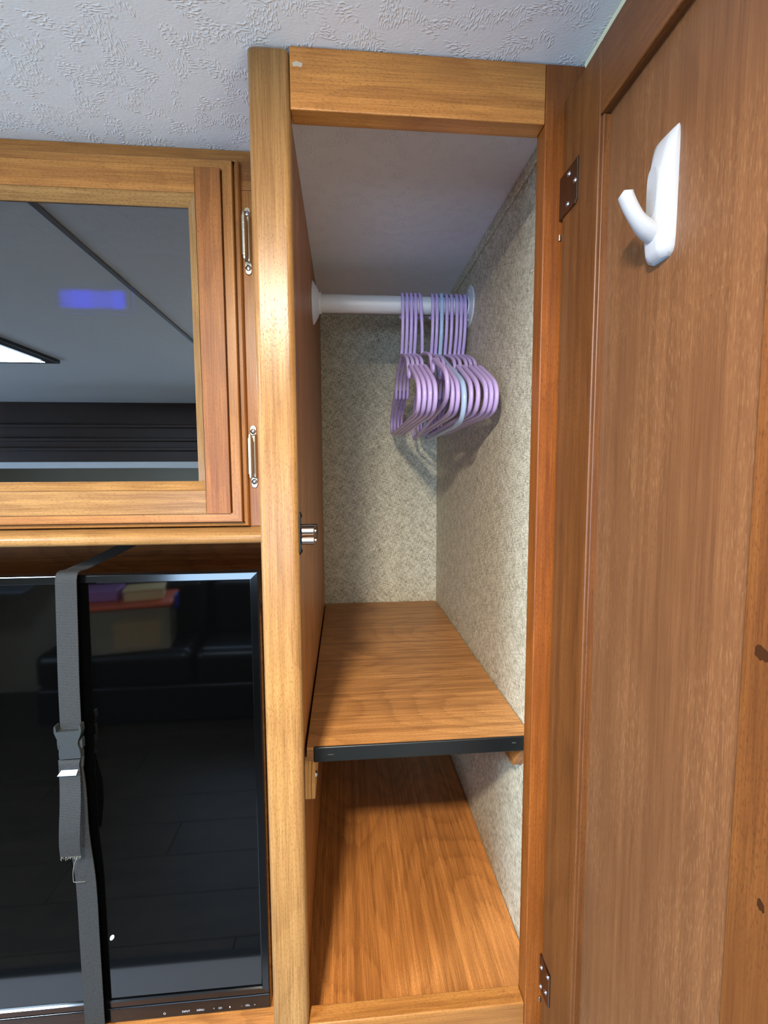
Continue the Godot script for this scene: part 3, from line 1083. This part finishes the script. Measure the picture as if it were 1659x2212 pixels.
func build_cabinet() -> void:
	var c := thing("wall_cabinet", "honey wood cabinet with smoked glass door above the television", "cabinet", Vector3.ZERO)
	var xl := -1.20
	var xr := -0.0784
	var st := mesh_begin()
	rbox(st, Vector3(-0.1420, H - 0.0655, CAB_Z - 0.019), Vector3(-0.0601, H + 0.3226, CAB_Z), 0.0008, 1, Vector2(0.71, 0.04))
	obj("stile", st, M.frame_warm, c)
	st = mesh_begin()
	rbox(st, Vector3(xl, H + 0.3228, CAB_Z - 0.019), Vector3(-0.0601, CEIL - 0.0006, CAB_Z), 0.0008, 0, Vector2(0.11, 0.24))
	obj("top_rail", st, M.frame_warm, c)
	# bottom rail with a rounded nose
	st = mesh_begin()
	var prof := [Vector2(-0.1600, -0.0655), Vector2(-0.1398, -0.0655), Vector2(-0.1300, -0.0668), Vector2(-0.1225, -0.0700), Vector2(-0.1195, -0.0726), Vector2(-0.1182, -0.0755), Vector2(-0.1182, -0.0785), Vector2(-0.1195, -0.0815), Vector2(-0.1225, -0.0838), Vector2(-0.1260, -0.0845), Vector2(-0.1600, -0.0845)]
	prism(st, prof, xl, -0.0601, 0.0, Transform3D(Basis(Vector3(0, 0, 1), Vector3(0, 1, 0), Vector3(1, 0, 0)), Vector3(0, H, 0)), 0, Vector2(0.6, 0.13))
	obj("bottom_rail", smoothed_uv(st, 35.0), M.frame, c)
	st = mesh_begin()
	rbox(st, Vector3(xl, H - 0.0845, -0.42), Vector3(-0.0601, H - 0.0745, -0.1601), 0.0008, 0, Vector2(0.3, 0.3))
	rbox(st, Vector3(xl, H - 0.0744, -0.42), Vector3(-0.0601, CEIL - 0.001, -0.412), 0.0008, 0, Vector2(0.5, 0.1))
	rbox(st, Vector3(xl, H - 0.0744, -0.4119), Vector3(xl + 0.01, CEIL - 0.001, -0.1601), 0.0008, 1, Vector2(0.5, 0.2))
	obj("carcass", st, M.laminate_red, c)

	# the door: an outer band, a raised frame, beads and the glass
	var d := part("door", c)
	var left := -0.78
	var band := [[0.0, -0.0198], [0.0006, -0.0118], [0.0018, -0.0100], [0.0050, -0.0094], [0.0051, -0.0125], [0.0063, -0.0125], [0.0064, -0.0032], [0.0072, -0.0022], [0.0170, -0.0022], [0.0173, -0.0080], [0.0200, -0.0080], [0.0200, -0.0198]]
	var o0 := Vector3(-0.1132, 0, -0.1198)
	var yt := H + 0.3500
	var yb := H - 0.0648
	var corners := [Vector3(left, yb, o0.z), Vector3(o0.x, yb, o0.z), Vector3(o0.x, yt, o0.z), Vector3(left, yt, o0.z)]
	var dirs := [Vector3(0, 1, 0), Vector3(-1, 0, 0), Vector3(0, -1, 0), Vector3(1, 0, 0)]
	for k in 4:
		st = mesh_begin()
		mitre_bar(st, corners[k], corners[(k + 1) % 4], dirs[k], Vector3(0, 0, 1), band, 0 if k % 2 == 0 else 1, Vector2(0.2 * k, 0.06 * k))
		obj("border", st, M.frame_warm, d)
	# dark line of the groove round the border
	var ix := -0.1320
	var ity := H + 0.3342
	var iby := H - 0.0484
	st = mesh_begin()
	rbox(st, Vector3(ix - 0.0275, iby, -0.1396), Vector3(ix, ity, -0.1198), 0.0008, 1, Vector2(0.85, 0.19))
	obj("stile", st, M.frame_brown, d)
	st = mesh_begin()
	rbox(st, Vector3(left + 0.019, iby, -0.1396), Vector3(left + 0.0465, ity, -0.1198), 0.0008, 1, Vector2(0.15, 0.09))
	obj("stile", st, M.frame_dark, d)
	st = mesh_begin()
	rbox(st, Vector3(left + 0.0466, H + 0.3067, -0.1396), Vector3(ix - 0.0276, ity, -0.1199), 0.0008, 0, Vector2(0.52, 0.02))
	obj("rail", st, M.frame_warm, d)
	st = mesh_begin()
	rbox(st, Vector3(left + 0.0466, iby, -0.1396), Vector3(ix - 0.0276, H - 0.0207, -0.1199), 0.0008, 0, Vector2(0.02, 0.15))
	obj("rail", st, M.frame, d)
	var bead := [[0.0003, -0.0004], [0.0105, -0.0104], [0.0105, -0.0196], [0.0003, -0.0196]]
	var g0 := [Vector3(left + 0.0466, H - 0.0207, -0.1198), Vector3(ix - 0.0276, H - 0.0207, -0.1198), Vector3(ix - 0.0276, H + 0.3067, -0.1198), Vector3(left + 0.0466, H + 0.3067, -0.1198)]
	for k in 4:
		st = mesh_begin()
		mitre_bar(st, g0[k], g0[(k + 1) % 4], dirs[k], Vector3(0, 0, 1), bead, 0 if k % 2 == 0 else 1, Vector2(0.3 * k, 0.11 * k))
		obj("bead", st, M.frame, d)
	st = mesh_begin()
	rbox(st, Vector3(left + 0.05, H - 0.018, -0.1360), Vector3(ix - 0.031, H + 0.304, -0.1318), 0.0002, 0, Vector2.ZERO, 1)
	obj("glass", st, M.smoked, d)

	# two wrap-round hinges between the door and the face frame
	for y in [0.2660, 0.0185]:
		var h := part("hinge", c)
		st = mesh_begin()
		var leaf := []
		for k in 9:
			var a := PI * k / 8.0
			leaf.append(Vector2(-0.1072 + cos(a) * 0.0038, 0.0330 + sin(a) * 0.0045))
		for k in 9:
			var a := PI + PI * k / 8.0
			leaf.append(Vector2(-0.1072 + cos(a) * 0.0038, -0.0330 + sin(a) * 0.0045))
		prism(st, leaf, CAB_Z + 0.0001, CAB_Z + 0.0020, 0.0005, Transform3D(Basis(), Vector3(0, H + y, 0)))
		prism(st, [Vector2(-0.1100, 0.0245), Vector2(-0.1034, 0.0265), Vector2(-0.1034, -0.0265), Vector2(-0.1100, -0.0245)], CAB_Z + 0.0016, CAB_Z + 0.0075, 0.0014, Transform3D(Basis(), Vector3(0, H + y, 0)))
		obj("leaf", st, M.nickel, h)
		for k in 5:
			st = mesh_begin()
			var y0 := -0.0210 + k * 0.0084
			tube(st, [Vector3(-0.1085, H + y + y0 + 0.0003, -0.1240), Vector3(-0.1085, H + y + y0 + 0.0081, -0.1240)], [0.0029], [0.0029], 16, Vector3.RIGHT)
			obj("knuckle", st, M.nickel, h)
		for s in [-1.0, 1.0]:
			st = mesh_begin()
			lathe(st, [[0.0, 0.006], [0.0016, 0.0045], [0.0020, 0.002], [0.0020, 0.0]], 12, toward(Vector3(0, s, 0), Vector3(-0.1085, H + y + s * 0.0212, -0.1240)))
			obj("pin_tip", st, M.nickel, h)
			st = mesh_begin()
			screw(st, 0.0034, toward(Vector3(0, 0, 1), Vector3(-0.1072, H + y + s * 0.0300, CAB_Z + 0.0020)))
			obj("screw", st, M.steel, h)

	# the set behind the glass whose lit display shines through
	var r := thing("radio_set", "black radio set with a glowing blue display behind the smoked glass", "radio", Vector3(-0.317, H - 0.0744, -0.28))
	st = mesh_begin()
	rbox(st, Vector3(-0.12, 0.0, -0.10), Vector3(0.12, 0.34, 0.066), 0.003, 0)
	obj("case", st, M.casing, r)
	st = mesh_begin()
	rbox(st, Vector3(-0.050, 0.277, 0.0655), Vector3(0.050, 0.313, 0.0685), 0.001, 0)
	obj("display", st, M.display_blue, r)


func smoothed_uv(st: SurfaceTool, angle: float) -> SurfaceTool:
	var mesh := st.commit()
	var arr := mesh.surface_get_arrays(0)
	var v: PackedVector3Array = arr[Mesh.ARRAY_VERTEX]
	var n: PackedVector3Array = arr[Mesh.ARRAY_NORMAL]
	var t: PackedVector2Array = arr[Mesh.ARRAY_TEX_UV]
	var at := {}
	for i in v.size():
		var k := (v[i] * 20000.0).round()
		if not at.has(k):
			at[k] = []
		at[k].append(i)
	var lim := cos(deg_to_rad(angle))
	var out := mesh_begin()
	for i in v.size():
		var s := Vector3.ZERO
		for j in at[(v[i] * 20000.0).round()]:
			if n[j].dot(n[i]) > lim:
				s += n[j]
		out.set_normal(s.normalized())
		out.set_uv(t[i])
		out.add_vertex(v[i])
	return out


# ---------------------------------------------------------------- television

func build_television() -> void:
	var x0 := -1.15
	var x1 := -0.1102
	var y0 := H - 0.7420
	var y1 := H - 0.1262
	var t := thing("television", "flat black glossy television under the glass cabinet, strapped down", "television", Vector3.ZERO)
	var st := mesh_begin()
	rbox(st, Vector3(x0 + 0.01, y0 + 0.01, TV_Z - 0.055), Vector3(x1 - 0.01, y1 - 0.01, TV_Z - 0.012), 0.006, 0)
	rbox(st, Vector3((x0 + x1) / 2 - 0.2, y0 - 0.0005, TV_Z - 0.06), Vector3((x0 + x1) / 2 + 0.2, y0 + 0.02, TV_Z - 0.013), 0.004, 0)
	obj("casing", st, M.casing, t)
	var b := part("bezel", t)
	var prof := [[0.0, -0.014], [0.0, -0.0010], [0.0010, -0.0002], [0.0018, 0.0001], [0.0098, 0.00075], [0.0112, -0.0010], [0.0112, -0.014]]
	var wide := [[0.0, -0.014], [0.0, -0.0010], [0.0010, -0.0002], [0.0018, 0.0001], [0.0098, 0.00075], [0.0112, -0.0010], [0.0112, -0.014]]
	var cs := [Vector3(x0, y0 + 0.0215, TV_Z), Vector3(x1, y0 + 0.0215, TV_Z), Vector3(x1, y1, TV_Z), Vector3(x0, y1, TV_Z)]
	var dirs := [Vector3(0, 1, 0), Vector3(-1, 0, 0), Vector3(0, -1, 0), Vector3(1, 0, 0)]
	for k in 4:
		st = mesh_begin()
		mitre_bar(st, cs[k], cs[(k + 1) % 4], dirs[k], Vector3(0, 0, 1), prof if k else wide, 0)
		obj("side", st, M.bezel, b)
	st = mesh_begin()
	rbox(st, Vector3(x0, y0, TV_Z - 0.014), Vector3(x1, y0 + 0.0213, TV_Z + 0.0002), 0.0016, 0)
	obj("chin", st, M.bezel, b)
	st = mesh_begin()
	rbox(st, Vector3(x0 + 0.010, y0 + 0.03, TV_Z - 0.010), Vector3(x1 - 0.010, y1 - 0.010, TV_Z - 0.0022), 0.0004, 0, Vector2.ZERO, 1)
	obj("screen", st, M.screen, t)
	# marks on the chin, left to right
	var ly := y0 + 0.0070
	var texts := [[-0.2118, "INPUT"], [-0.1925, "MENU"], [-0.1745, "^"], [-0.1660, "CH"], [-0.1372, "-"], [-0.1290, "VOL"], [-0.1195, "+"]]
	for s in texts:
		var tm := TextMesh.new()
		var f := SystemFont.new()
		f.font_names = PackedStringArray(["Droid Sans"])
		tm.font = f
		tm.text = s[1]
		tm.font_size = 16
		tm.pixel_size = 0.00022
		tm.depth = 0.0003
		var o := MeshInstance3D.new()
		o.name = "lettering"
		o.mesh = tm
		o.material_override = M.print
		o.position = Vector3(s[0] * 1.0 - 0.012 + (0.0 if s[0] < -0.17 else 0.0), ly, TV_Z + 0.0003)
		t.add_child(o, true)
	st = mesh_begin()
	prism(st, [Vector2(-0.0010, 0.0006), Vector2(0.0, 0.0016), Vector2(0.0010, 0.0006), Vector2(0.0, -0.0016)], 0.0, 0.0003, 0.0, Transform3D(Basis(), Vector3(-0.1650, ly, TV_Z + 0.0002)))
	obj("channel_mark", st, M.print, t)
	st = mesh_begin()
	var ring := []
	for k in 15:
		var a := deg_to_rad(60.0 - 300.0 * k / 14.0) + PI / 1.0 * 0.0
		ring.append(Vector3(sin(deg_to_rad(30.0 + 300.0 * k / 14.0)) * 0.0014, cos(deg_to_rad(30.0 + 300.0 * k / 14.0)) * 0.0014, 0))
	tube(st, ring, [0.00022], [0.00022], 6, Vector3.BACK)
	tube(st, [Vector3(0, 0.0004, 0), Vector3(0, 0.0018, 0)], [0.00022], [0.00022], 6, Vector3.BACK)
	obj("power_mark", st, M.print, t, Transform3D(Basis(), Vector3(-0.2520, ly, TV_Z + 0.0003)))
	st = mesh_begin()
	lathe(st, [[0.0, 0.0006], [0.0024, 0.0005], [0.0030, 0.0]], 20, Transform3D(Basis(Vector3.BACK, -0.5) * Basis.from_scale(Vector3(0.85, 1.5, 1.0)) * Basis(Vector3.RIGHT, PI / 2), Vector3(-0.3157, H - 0.6188, TV_Z - 0.0021)))
	var sp := obj("sticker", st, M.sticker, t)
	sp.set_meta("label", "tiny white oval sticker")


# ---------------------------------------------------------------- strap

func build_strap() -> void:
	var t := thing("tie_down_strap", "dark grey webbing strap with side-release buckle running down over the television", "strap", Vector3.ZERO)
	var hw := Vector3(0.0124, 0, 0)
	var z := TV_Z + 0.0105
	var st := mesh_begin()
	# over the top edge and down to the buckle
	var cs := catmull([Vector3(-0.2760, H - 0.0852, -0.262), Vector3(-0.2830, H - 0.0895, -0.252), Vector3(-0.3030, H - 0.1022, -0.222), Vector3(-0.3345, H - 0.1200, -0.176), Vector3(-0.3372, H - 0.1205, -0.160), Vector3(-0.3378, H - 0.1265, z - 0.001), Vector3(-0.3385, H - 0.150, z), Vector3(-0.3396, H - 0.20, z + 0.001), Vector3(-0.3410, H - 0.26, z + 0.002), Vector3(-0.3420, H - 0.322, z + 0.002)], 5)
	ribbon(st, cs, [hw], outs_of(cs), 0.0013)
	obj("webbing", smoothed_ribbon(st), M.webbing, t)
	# taut strap behind the tail
	st = mesh_begin()
	cs = catmull([Vector3(-0.3445, H - 0.352, z + 0.001), Vector3(-0.3425, H - 0.40, z - 0.001), Vector3(-0.3425, H - 0.46, z - 0.002), Vector3(-0.3385, H - 0.53, z - 0.003), Vector3(-0.3385, H - 0.62, z - 0.003), Vector3(-0.3385, H - 0.7445, z - 0.003)], 5)
	ribbon(st, cs, [hw], outs_of(cs), 0.0013)
	obj("webbing", smoothed_ribbon(st), M.webbing, t)
	# loose tail bulging forward, its end frayed
	st = mesh_begin()
	cs = catmull([Vector3(-0.3455, H - 0.356, z + 0.004), Vector3(-0.3435, H - 0.385, z + 0.008), Vector3(-0.3420, H - 0.41, z + 0.013), Vector3(-0.3430, H - 0.440, z + 0.016), Vector3(-0.3450, H - 0.462, z + 0.0145), Vector3(-0.3460, H - 0.478, z + 0.012)], 5)
	ribbon(st, cs, [hw * 1.0], outs_of(cs), 0.0013)
	var tail := obj("tail", smoothed_ribbon(st), M.webbing, t)
	st = mesh_begin()
	for k in 26:
		var x := -0.3460 + lerpf(-0.012, 0.012, k / 25.0)
		var y := H - 0.4778
		var p := [Vector3(x, y, z + 0.012)]
		for q in 3:
			p.append(p[-1] + Vector3(rng.randf_range(-0.0012, 0.0012), -rng.randf_range(0.0004, 0.0017), rng.randf_range(-0.0006, 0.0012)))
		tube(st, p, [0.00028], [0.00028], 5, Vector3.RIGHT)
	var fr := obj("fray", st, M.thread_pale, tail)
	fr.set_meta("kind", "stuff")
	st = mesh_begin()
	tube(st, catmull([Vector3(-0.3385, H - 0.4795, z + 0.010), Vector3(-0.3432, H - 0.4900, z + 0.011), Vector3(-0.3465, H - 0.5030, z + 0.009), Vector3(-0.3485, H - 0.5155, z + 0.006), Vector3(-0.3480, H - 0.5185, z + 0.006), Vector3(-0.3435, H - 0.5200, z + 0.005), Vector3(-0.3370, H - 0.5225, z + 0.002)], 5), [0.00042], [0.00042], 6, Vector3.BACK)
	obj("loose_thread", st, M.thread_pale, t)
	# side-release buckle
	var bk := part("buckle", t)
	st = mesh_begin()
	var half := [[0.0158, 0.0215], [0.0150, 0.0235], [0.0138, 0.0235], [0.0132, 0.0165], [0.0, 0.0160]]
	var right := [[0.0158, 0.0215], [0.0160, 0.0150], [0.0140, 0.0085], [0.0112, 0.0030], [0.0105, -0.0025], [0.0122, -0.0075], [0.0128, -0.0140], [0.0125, -0.0195]]
	var poly := []
	for p in [[0.0132, 0.0160], [0.0138, 0.0235], [0.0150, 0.0238]]:
		poly.append(Vector2(p[0], p[1]))
	for p in right:
		poly.append(Vector2(p[0], p[1]))
	var n := poly.size()
	for k in n:
		poly.append(Vector2(-poly[n - 1 - k].x, poly[n - 1 - k].y))
	prism(st, poly, z - 0.0005, z + 0.0080, 0.0012, Transform3D(Basis(Vector3.BACK, 0.03), Vector3(-0.3425, H - 0.3335, 0)))
	obj("body", st, M.buckle, bk)
	for s in [-1.0, 1.0]:
		st = mesh_begin()
		var prong := [Vector2(s * 0.0112, 0.0005), Vector2(s * 0.0146, 0.0058), Vector2(s * 0.0150, 0.0), Vector2(s * 0.0146, -0.0080), Vector2(s * 0.0128, -0.0078), Vector2(s * 0.0118, -0.0035)]
		prism(st, prong, z, z + 0.0062, 0.0006, Transform3D(Basis(Vector3.BACK, 0.03), Vector3(-0.3425, H - 0.3335, 0)))
		obj("prong", st, M.buckle, bk)
	st = mesh_begin()
	prism(st, [Vector2(-0.0135, 0.0), Vector2(0.0135, 0.0), Vector2(0.0135, -0.0030), Vector2(0.0120, -0.0145), Vector2(-0.0120, -0.0145), Vector2(-0.0135, -0.0030)], z - 0.0010, z + 0.0022, 0.0008, Transform3D(Basis(Vector3.BACK, 0.03), Vector3(-0.3432, H - 0.3535, 0)))
	obj("ladder_bar", st, M.buckle, bk)
	st = mesh_begin()
	cs = catmull([Vector3(-0.3436, H - 0.3558, z + 0.002), Vector3(-0.3437, H - 0.3575, z + 0.0058), Vector3(-0.3440, H - 0.3620, z + 0.0068), Vector3(-0.3444, H - 0.3665, z + 0.0060)], 4)
	ribbon(st, cs, [Vector3(0.0120, 0, 0)], outs_of(cs), 0.0013)
	obj("webbing_loop", smoothed_ribbon(st), M.webbing, bk)
	# care tag folded out under the buckle
	st = mesh_begin()
	ribbon(st, [Vector3(-0.3440, H - 0.3680, z + 0.0050), Vector3(-0.3448, H - 0.3722, z + 0.0120)], [Vector3(0.0095, 0, 0), Vector3(0.0110, 0, 0)], [Vector3(0, 0.85, 0.5), Vector3(0, 0.85, 0.5)], 0.0007)
	obj("tag", st, M.tag, t).set_meta("label", "small white folded care tag")
	# loop under the cabinet where the strap is held
	st = mesh_begin()
	tube(st, [Vector3(-0.2900, H - 0.0848, -0.2540), Vector3(-0.2900, H - 0.0905, -0.2540), Vector3(-0.2620, H - 0.0905, -0.2540), Vector3(-0.2620, H - 0.0848, -0.2540)], [0.0015], [0.0015], 8, Vector3.BACK)
	obj("footman_loop", st, M.steel, t)


func outs_of(cs: Array) -> Array:
	var out := []
	for i in cs.size():
		var a: Vector3 = cs[maxi(i - 1, 0)]
		var b: Vector3 = cs[mini(i + 1, cs.size() - 1)]
		out.append((b - a).cross(Vector3(-1, 0, 0)).normalized() * -1.0 if (b - a).cross(Vector3(-1, 0, 0)).dot(Vector3(0, 0.35, 1)) < 0.0 else (b - a).cross(Vector3(-1, 0, 0)).normalized())
	return out


func smoothed_ribbon(st: SurfaceTool) -> SurfaceTool:
	return st


# ---------------------------------------------------------------- below the television

func build_base_cabinet() -> void:
	var c := thing("base_cabinet", "wooden counter and niche holding the television", "cabinet", Vector3.ZERO)
	var st := mesh_begin()
	rbox(st, Vector3(-1.20, H - 0.775, -0.42), Vector3(-0.0601, H - 0.7450, -0.136), 0.003, 0, Vector2(0.35, 0.05))
	obj("countertop", st, M.laminate_red, c)
	st = mesh_begin()
	rbox(st, Vector3(-1.20, 0.08, -0.170), Vector3(-0.0601, H - 0.7752, -0.152), 0.002, 0, Vector2(0.1, 0.1))
	obj("front_panel", st, M.frame_warm, c)
	st = mesh_begin()
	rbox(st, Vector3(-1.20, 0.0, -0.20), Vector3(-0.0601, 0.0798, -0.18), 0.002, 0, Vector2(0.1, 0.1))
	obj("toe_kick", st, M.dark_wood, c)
	st = mesh_begin()
	rbox(st, Vector3(-1.20, H - 0.7448, -0.420), Vector3(-0.0601, H - 0.0848, -0.410), 0.001, 0, Vector2(0.6, 0.0))
	obj("niche_back", st, M.laminate_red, c)
	st = mesh_begin()
	rbox(st, Vector3(-1.22, 0.0, -0.42), Vector3(-1.2005, H - 0.0848, -0.136), 0.001, 1, Vector2(0.6, 0.2))
	obj("side_panel", st, M.frame_warm, c)


# ---------------------------------------------------------------- what the glass and the screen mirror

func build_opposite_side() -> void:
	var st := mesh_begin()
	# header over the slide-out
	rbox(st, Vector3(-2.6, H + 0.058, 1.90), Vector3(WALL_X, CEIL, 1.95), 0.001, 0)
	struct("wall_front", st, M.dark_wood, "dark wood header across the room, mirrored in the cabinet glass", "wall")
	st = mesh_begin()
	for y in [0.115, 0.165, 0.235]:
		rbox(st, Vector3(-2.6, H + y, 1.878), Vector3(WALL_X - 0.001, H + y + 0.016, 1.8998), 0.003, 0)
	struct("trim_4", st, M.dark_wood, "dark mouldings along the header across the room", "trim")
	st = mesh_begin()
	rbox(st, Vector3(-2.6, H + 0.024, 1.89), Vector3(WALL_X - 0.001, H + 0.0578, 1.95), 0.003, 0)
	struct("trim_5", st, M.white_trim, "white bottom edge of the header across the room", "trim")
	st = mesh_begin()
	rbox(st, Vector3(-2.6, H + 0.0579, 1.951), Vector3(WALL_X, H + 0.09, 2.85), 0.001, 0)
	struct("ceiling_of_slide", st, M.white_trim, "low white ceiling over the sofa", "ceiling")
	# back wall of the slide-out and wall at the far left, each with a window; the left one is added to light the ceiling
	wall_with_window("wall_far", "wall behind the sofa with a window", "window_1", "wide window with a drawn white shade above the sofa", Transform3D(Basis(), Vector3(0, H, 2.76)), Rect2(-2.6, -H, 2.6 + WALL_X, H + 0.0579), Rect2(-1.25, -0.62, 1.2, 0.52), 4.3)
	wall_with_window("wall_left", "wall at the far end of the room with an added window", "window_2", "added window with a glowing white shade at the far left, lighting the ceiling", Transform3D(Basis(Vector3.UP, -PI / 2), Vector3(-2.6, H, 0)), Rect2(-0.76, -H, 0.76 + 2.85, H + 0.366), Rect2(0.25, -0.75, 1.3, 0.80), 5.0)

	var mat := thing("floor_mat", "pale grey floor mat with a dark border, mirrored low in the television", "mat", Vector3(-0.75, 0, 0.40))
	st = mesh_begin()
	rbox(st, Vector3(-0.85, 0.0005, -0.28), Vector3(0.85, 0.008, 0.28), 0.003, 0)
	obj("pile", st, M.mat_grey, mat)
	for z in [[-0.31, -0.2805], [0.2805, 0.31]]:
		st = mesh_begin()
		rbox(st, Vector3(-0.87, 0.0005, z[0]), Vector3(0.87, 0.010, z[1]), 0.003, 0)
		obj("border", st, M.casing, mat)

	# black sofa
	var s := thing("sofa", "black leather sofa under the window, mirrored in the television", "sofa", Vector3(-0.95, 0, 2.45))
	st = mesh_begin()
	rbox(st, Vector3(-0.95, 0.04, -0.28), Vector3(0.95, 0.27, 0.28), 0.02, 0)
	obj("base", st, M.black_leather, s)
	for k in 2:
		st = mesh_begin()
		rbox(st, Vector3(-0.94 + k * 0.945, 0.275, -0.31), Vector3(-0.005 + k * 0.945, 0.50, 0.08), 0.06, 0, Vector2.ZERO, 5)
		obj("seat_cushion", st, M.black_leather, s)
		st = mesh_begin()
		rbox(st, Vector3(-0.94 + k * 0.945, 0.40, 0.085), Vector3(-0.005 + k * 0.945, 0.88, 0.28), 0.07, 0, Vector2.ZERO, 5)
		obj("back_cushion", st, M.black_leather, s)

	# storage box with an orange lid standing on the sofa
	var b := thing("storage_box", "clear storage box with an orange lid on the sofa, mirrored in the screen", "storage box", Vector3(-1.38, 0.502, 2.29))
	b.rotation.y = -0.2
	st = mesh_begin()
	for w in [[Vector3(-0.26, 0.0, -0.15), Vector3(0.26, 0.003, 0.15)], [Vector3(-0.26, 0.003, -0.15), Vector3(0.26, 0.27, -0.147)], [Vector3(-0.26, 0.003, 0.147), Vector3(0.26, 0.27, 0.15)], [Vector3(-0.26, 0.003, -0.147), Vector3(-0.257, 0.27, 0.147)], [Vector3(0.257, 0.003, -0.147), Vector3(0.26, 0.27, 0.147)]]:
		rbox(st, w[0], w[1], 0.001, 0, Vector2.ZERO, 1)
	obj("tub", st, M.clear_plastic, b)
	st = mesh_begin()
	rbox(st, Vector3(-0.28, 0.271, -0.17), Vector3(0.28, 0.30, 0.17), 0.012, 0)
	obj("lid", st, M.orange_lid, b)
	st = mesh_begin()
	rbox(st, Vector3(0.275, 0.22, -0.06), Vector3(0.292, 0.31, 0.06), 0.006, 0)
	obj("latch", st, M.blue_latch, b)
	st = mesh_begin()
	rbox(st, Vector3(-0.13, 0.0, -0.10), Vector3(0.13, 0.16, 0.09), 0.004, 0)
	rbox(st, Vector3(-0.134, 0.12, -0.104), Vector3(0.134, 0.165, 0.094), 0.004, 0)
	tagged(obj("carton", st, M.yellow_box, self, Transform3D(Basis(Vector3.UP, -0.2), Vector3(-1.32, 0.507, 2.30))), "yellow lidded carton inside the clear storage box", "box")
	st = mesh_begin()
	rbox(st, Vector3(-0.13, 0.0, -0.09), Vector3(0.13, 0.075, 0.09), 0.012, 0)
	rbox(st, Vector3(-0.10, 0.03, -0.097), Vector3(-0.05, 0.06, -0.088), 0.003, 0)
	tagged(obj("case", st, M.lilac_box, self, Transform3D(Basis(Vector3.UP, -0.15), Vector3(-1.55, 0.803, 2.29))), "lilac case on the orange lid of the storage box", "box")
	st = mesh_begin()
	rbox(st, Vector3(-0.11, 0.0, -0.08), Vector3(0.11, 0.06, 0.08), 0.008, 0)
	rbox(st, Vector3(-0.115, 0.06, -0.085), Vector3(0.115, 0.075, 0.085), 0.004, 0)
	tagged(obj("case", st, M.cream_box, self, Transform3D(Basis(Vector3.UP, -0.25), Vector3(-1.27, 0.803, 2.29))), "cream lidded case on the orange lid of the storage box", "box")
	# grey board leaning left of the box
	st = mesh_begin()
	rbox(st, Vector3(-0.30, 0.0, -0.20), Vector3(0.30, 0.02, 0.20), 0.006, 0)
	tagged(obj("laptop", st, M.laptop, self, Transform3D(Basis(Vector3.RIGHT, -0.2), Vector3(-2.25, 0.905, 2.40))), "flat grey laptop lid left of the storage box", "laptop")


# a wall in its own xy plane, looking towards -z, with a framed window and a daylit shade
func wall_with_window(called: String, label: String, window: String, window_label: String, xf: Transform3D, all: Rect2, hole: Rect2, energy: float) -> void:
	var w := Node3D.new()
	w.name = called
	w.transform = xf
	w.set_meta("kind", "structure")
	w.set_meta("label", label)
	w.set_meta("category", "wall")
	add_child(w)
	var st := mesh_begin()
	var a := all.position
	var b := all.end
	var c := hole.position
	var d := hole.end
	rbox(st, Vector3(a.x, a.y, 0), Vector3(b.x, c.y, 0.04), 0.001, 0)
	rbox(st, Vector3(a.x, d.y, 0), Vector3(b.x, b.y, 0.04), 0.001, 0)
	rbox(st, Vector3(a.x, c.y, 0), Vector3(c.x, d.y, 0.04), 0.001, 0)
	rbox(st, Vector3(d.x, c.y, 0), Vector3(b.x, d.y, 0.04), 0.001, 0)
	obj("panel", st, M.wall_paint, w)
	var win := Node3D.new()
	win.name = window
	win.transform = xf * Transform3D(Basis(), Vector3(hole.get_center().x, hole.get_center().y, 0))
	win.set_meta("kind", "structure")
	win.set_meta("label", window_label)
	win.set_meta("category", "window")
	add_child(win)
	var h := hole.size / 2.0
	st = mesh_begin()
	rbox(st, Vector3(-h.x - 0.03, -h.y - 0.03, -0.012), Vector3(h.x + 0.03, -h.y, 0.04), 0.003, 0)
	rbox(st, Vector3(-h.x - 0.03, h.y, -0.012), Vector3(h.x + 0.03, h.y + 0.03, 0.04), 0.003, 0)
	rbox(st, Vector3(-h.x - 0.03, -h.y, -0.012), Vector3(-h.x, h.y, 0.04), 0.003, 0)
	rbox(st, Vector3(h.x, -h.y, -0.012), Vector3(h.x + 0.03, h.y, 0.04), 0.003, 0)
	obj("window_frame", st, M.dark_trim, win)
	st = mesh_begin()
	rbox(st, Vector3(-h.x, -h.y, 0.012), Vector3(h.x, h.y, 0.016), 0.0005, 0)
	obj("shade", st, M.window_shade, win)
	area_light("window_light", Vector3(0, 0, 0.004), Vector3.ZERO, hole.size - Vector2(0.02, 0.02), Color(0.70, 0.85, 1.0), energy, win)


func tagged(o: Node3D, label: String, category: String) -> void:
	o.set_meta("label", label)
	o.set_meta("category", category)
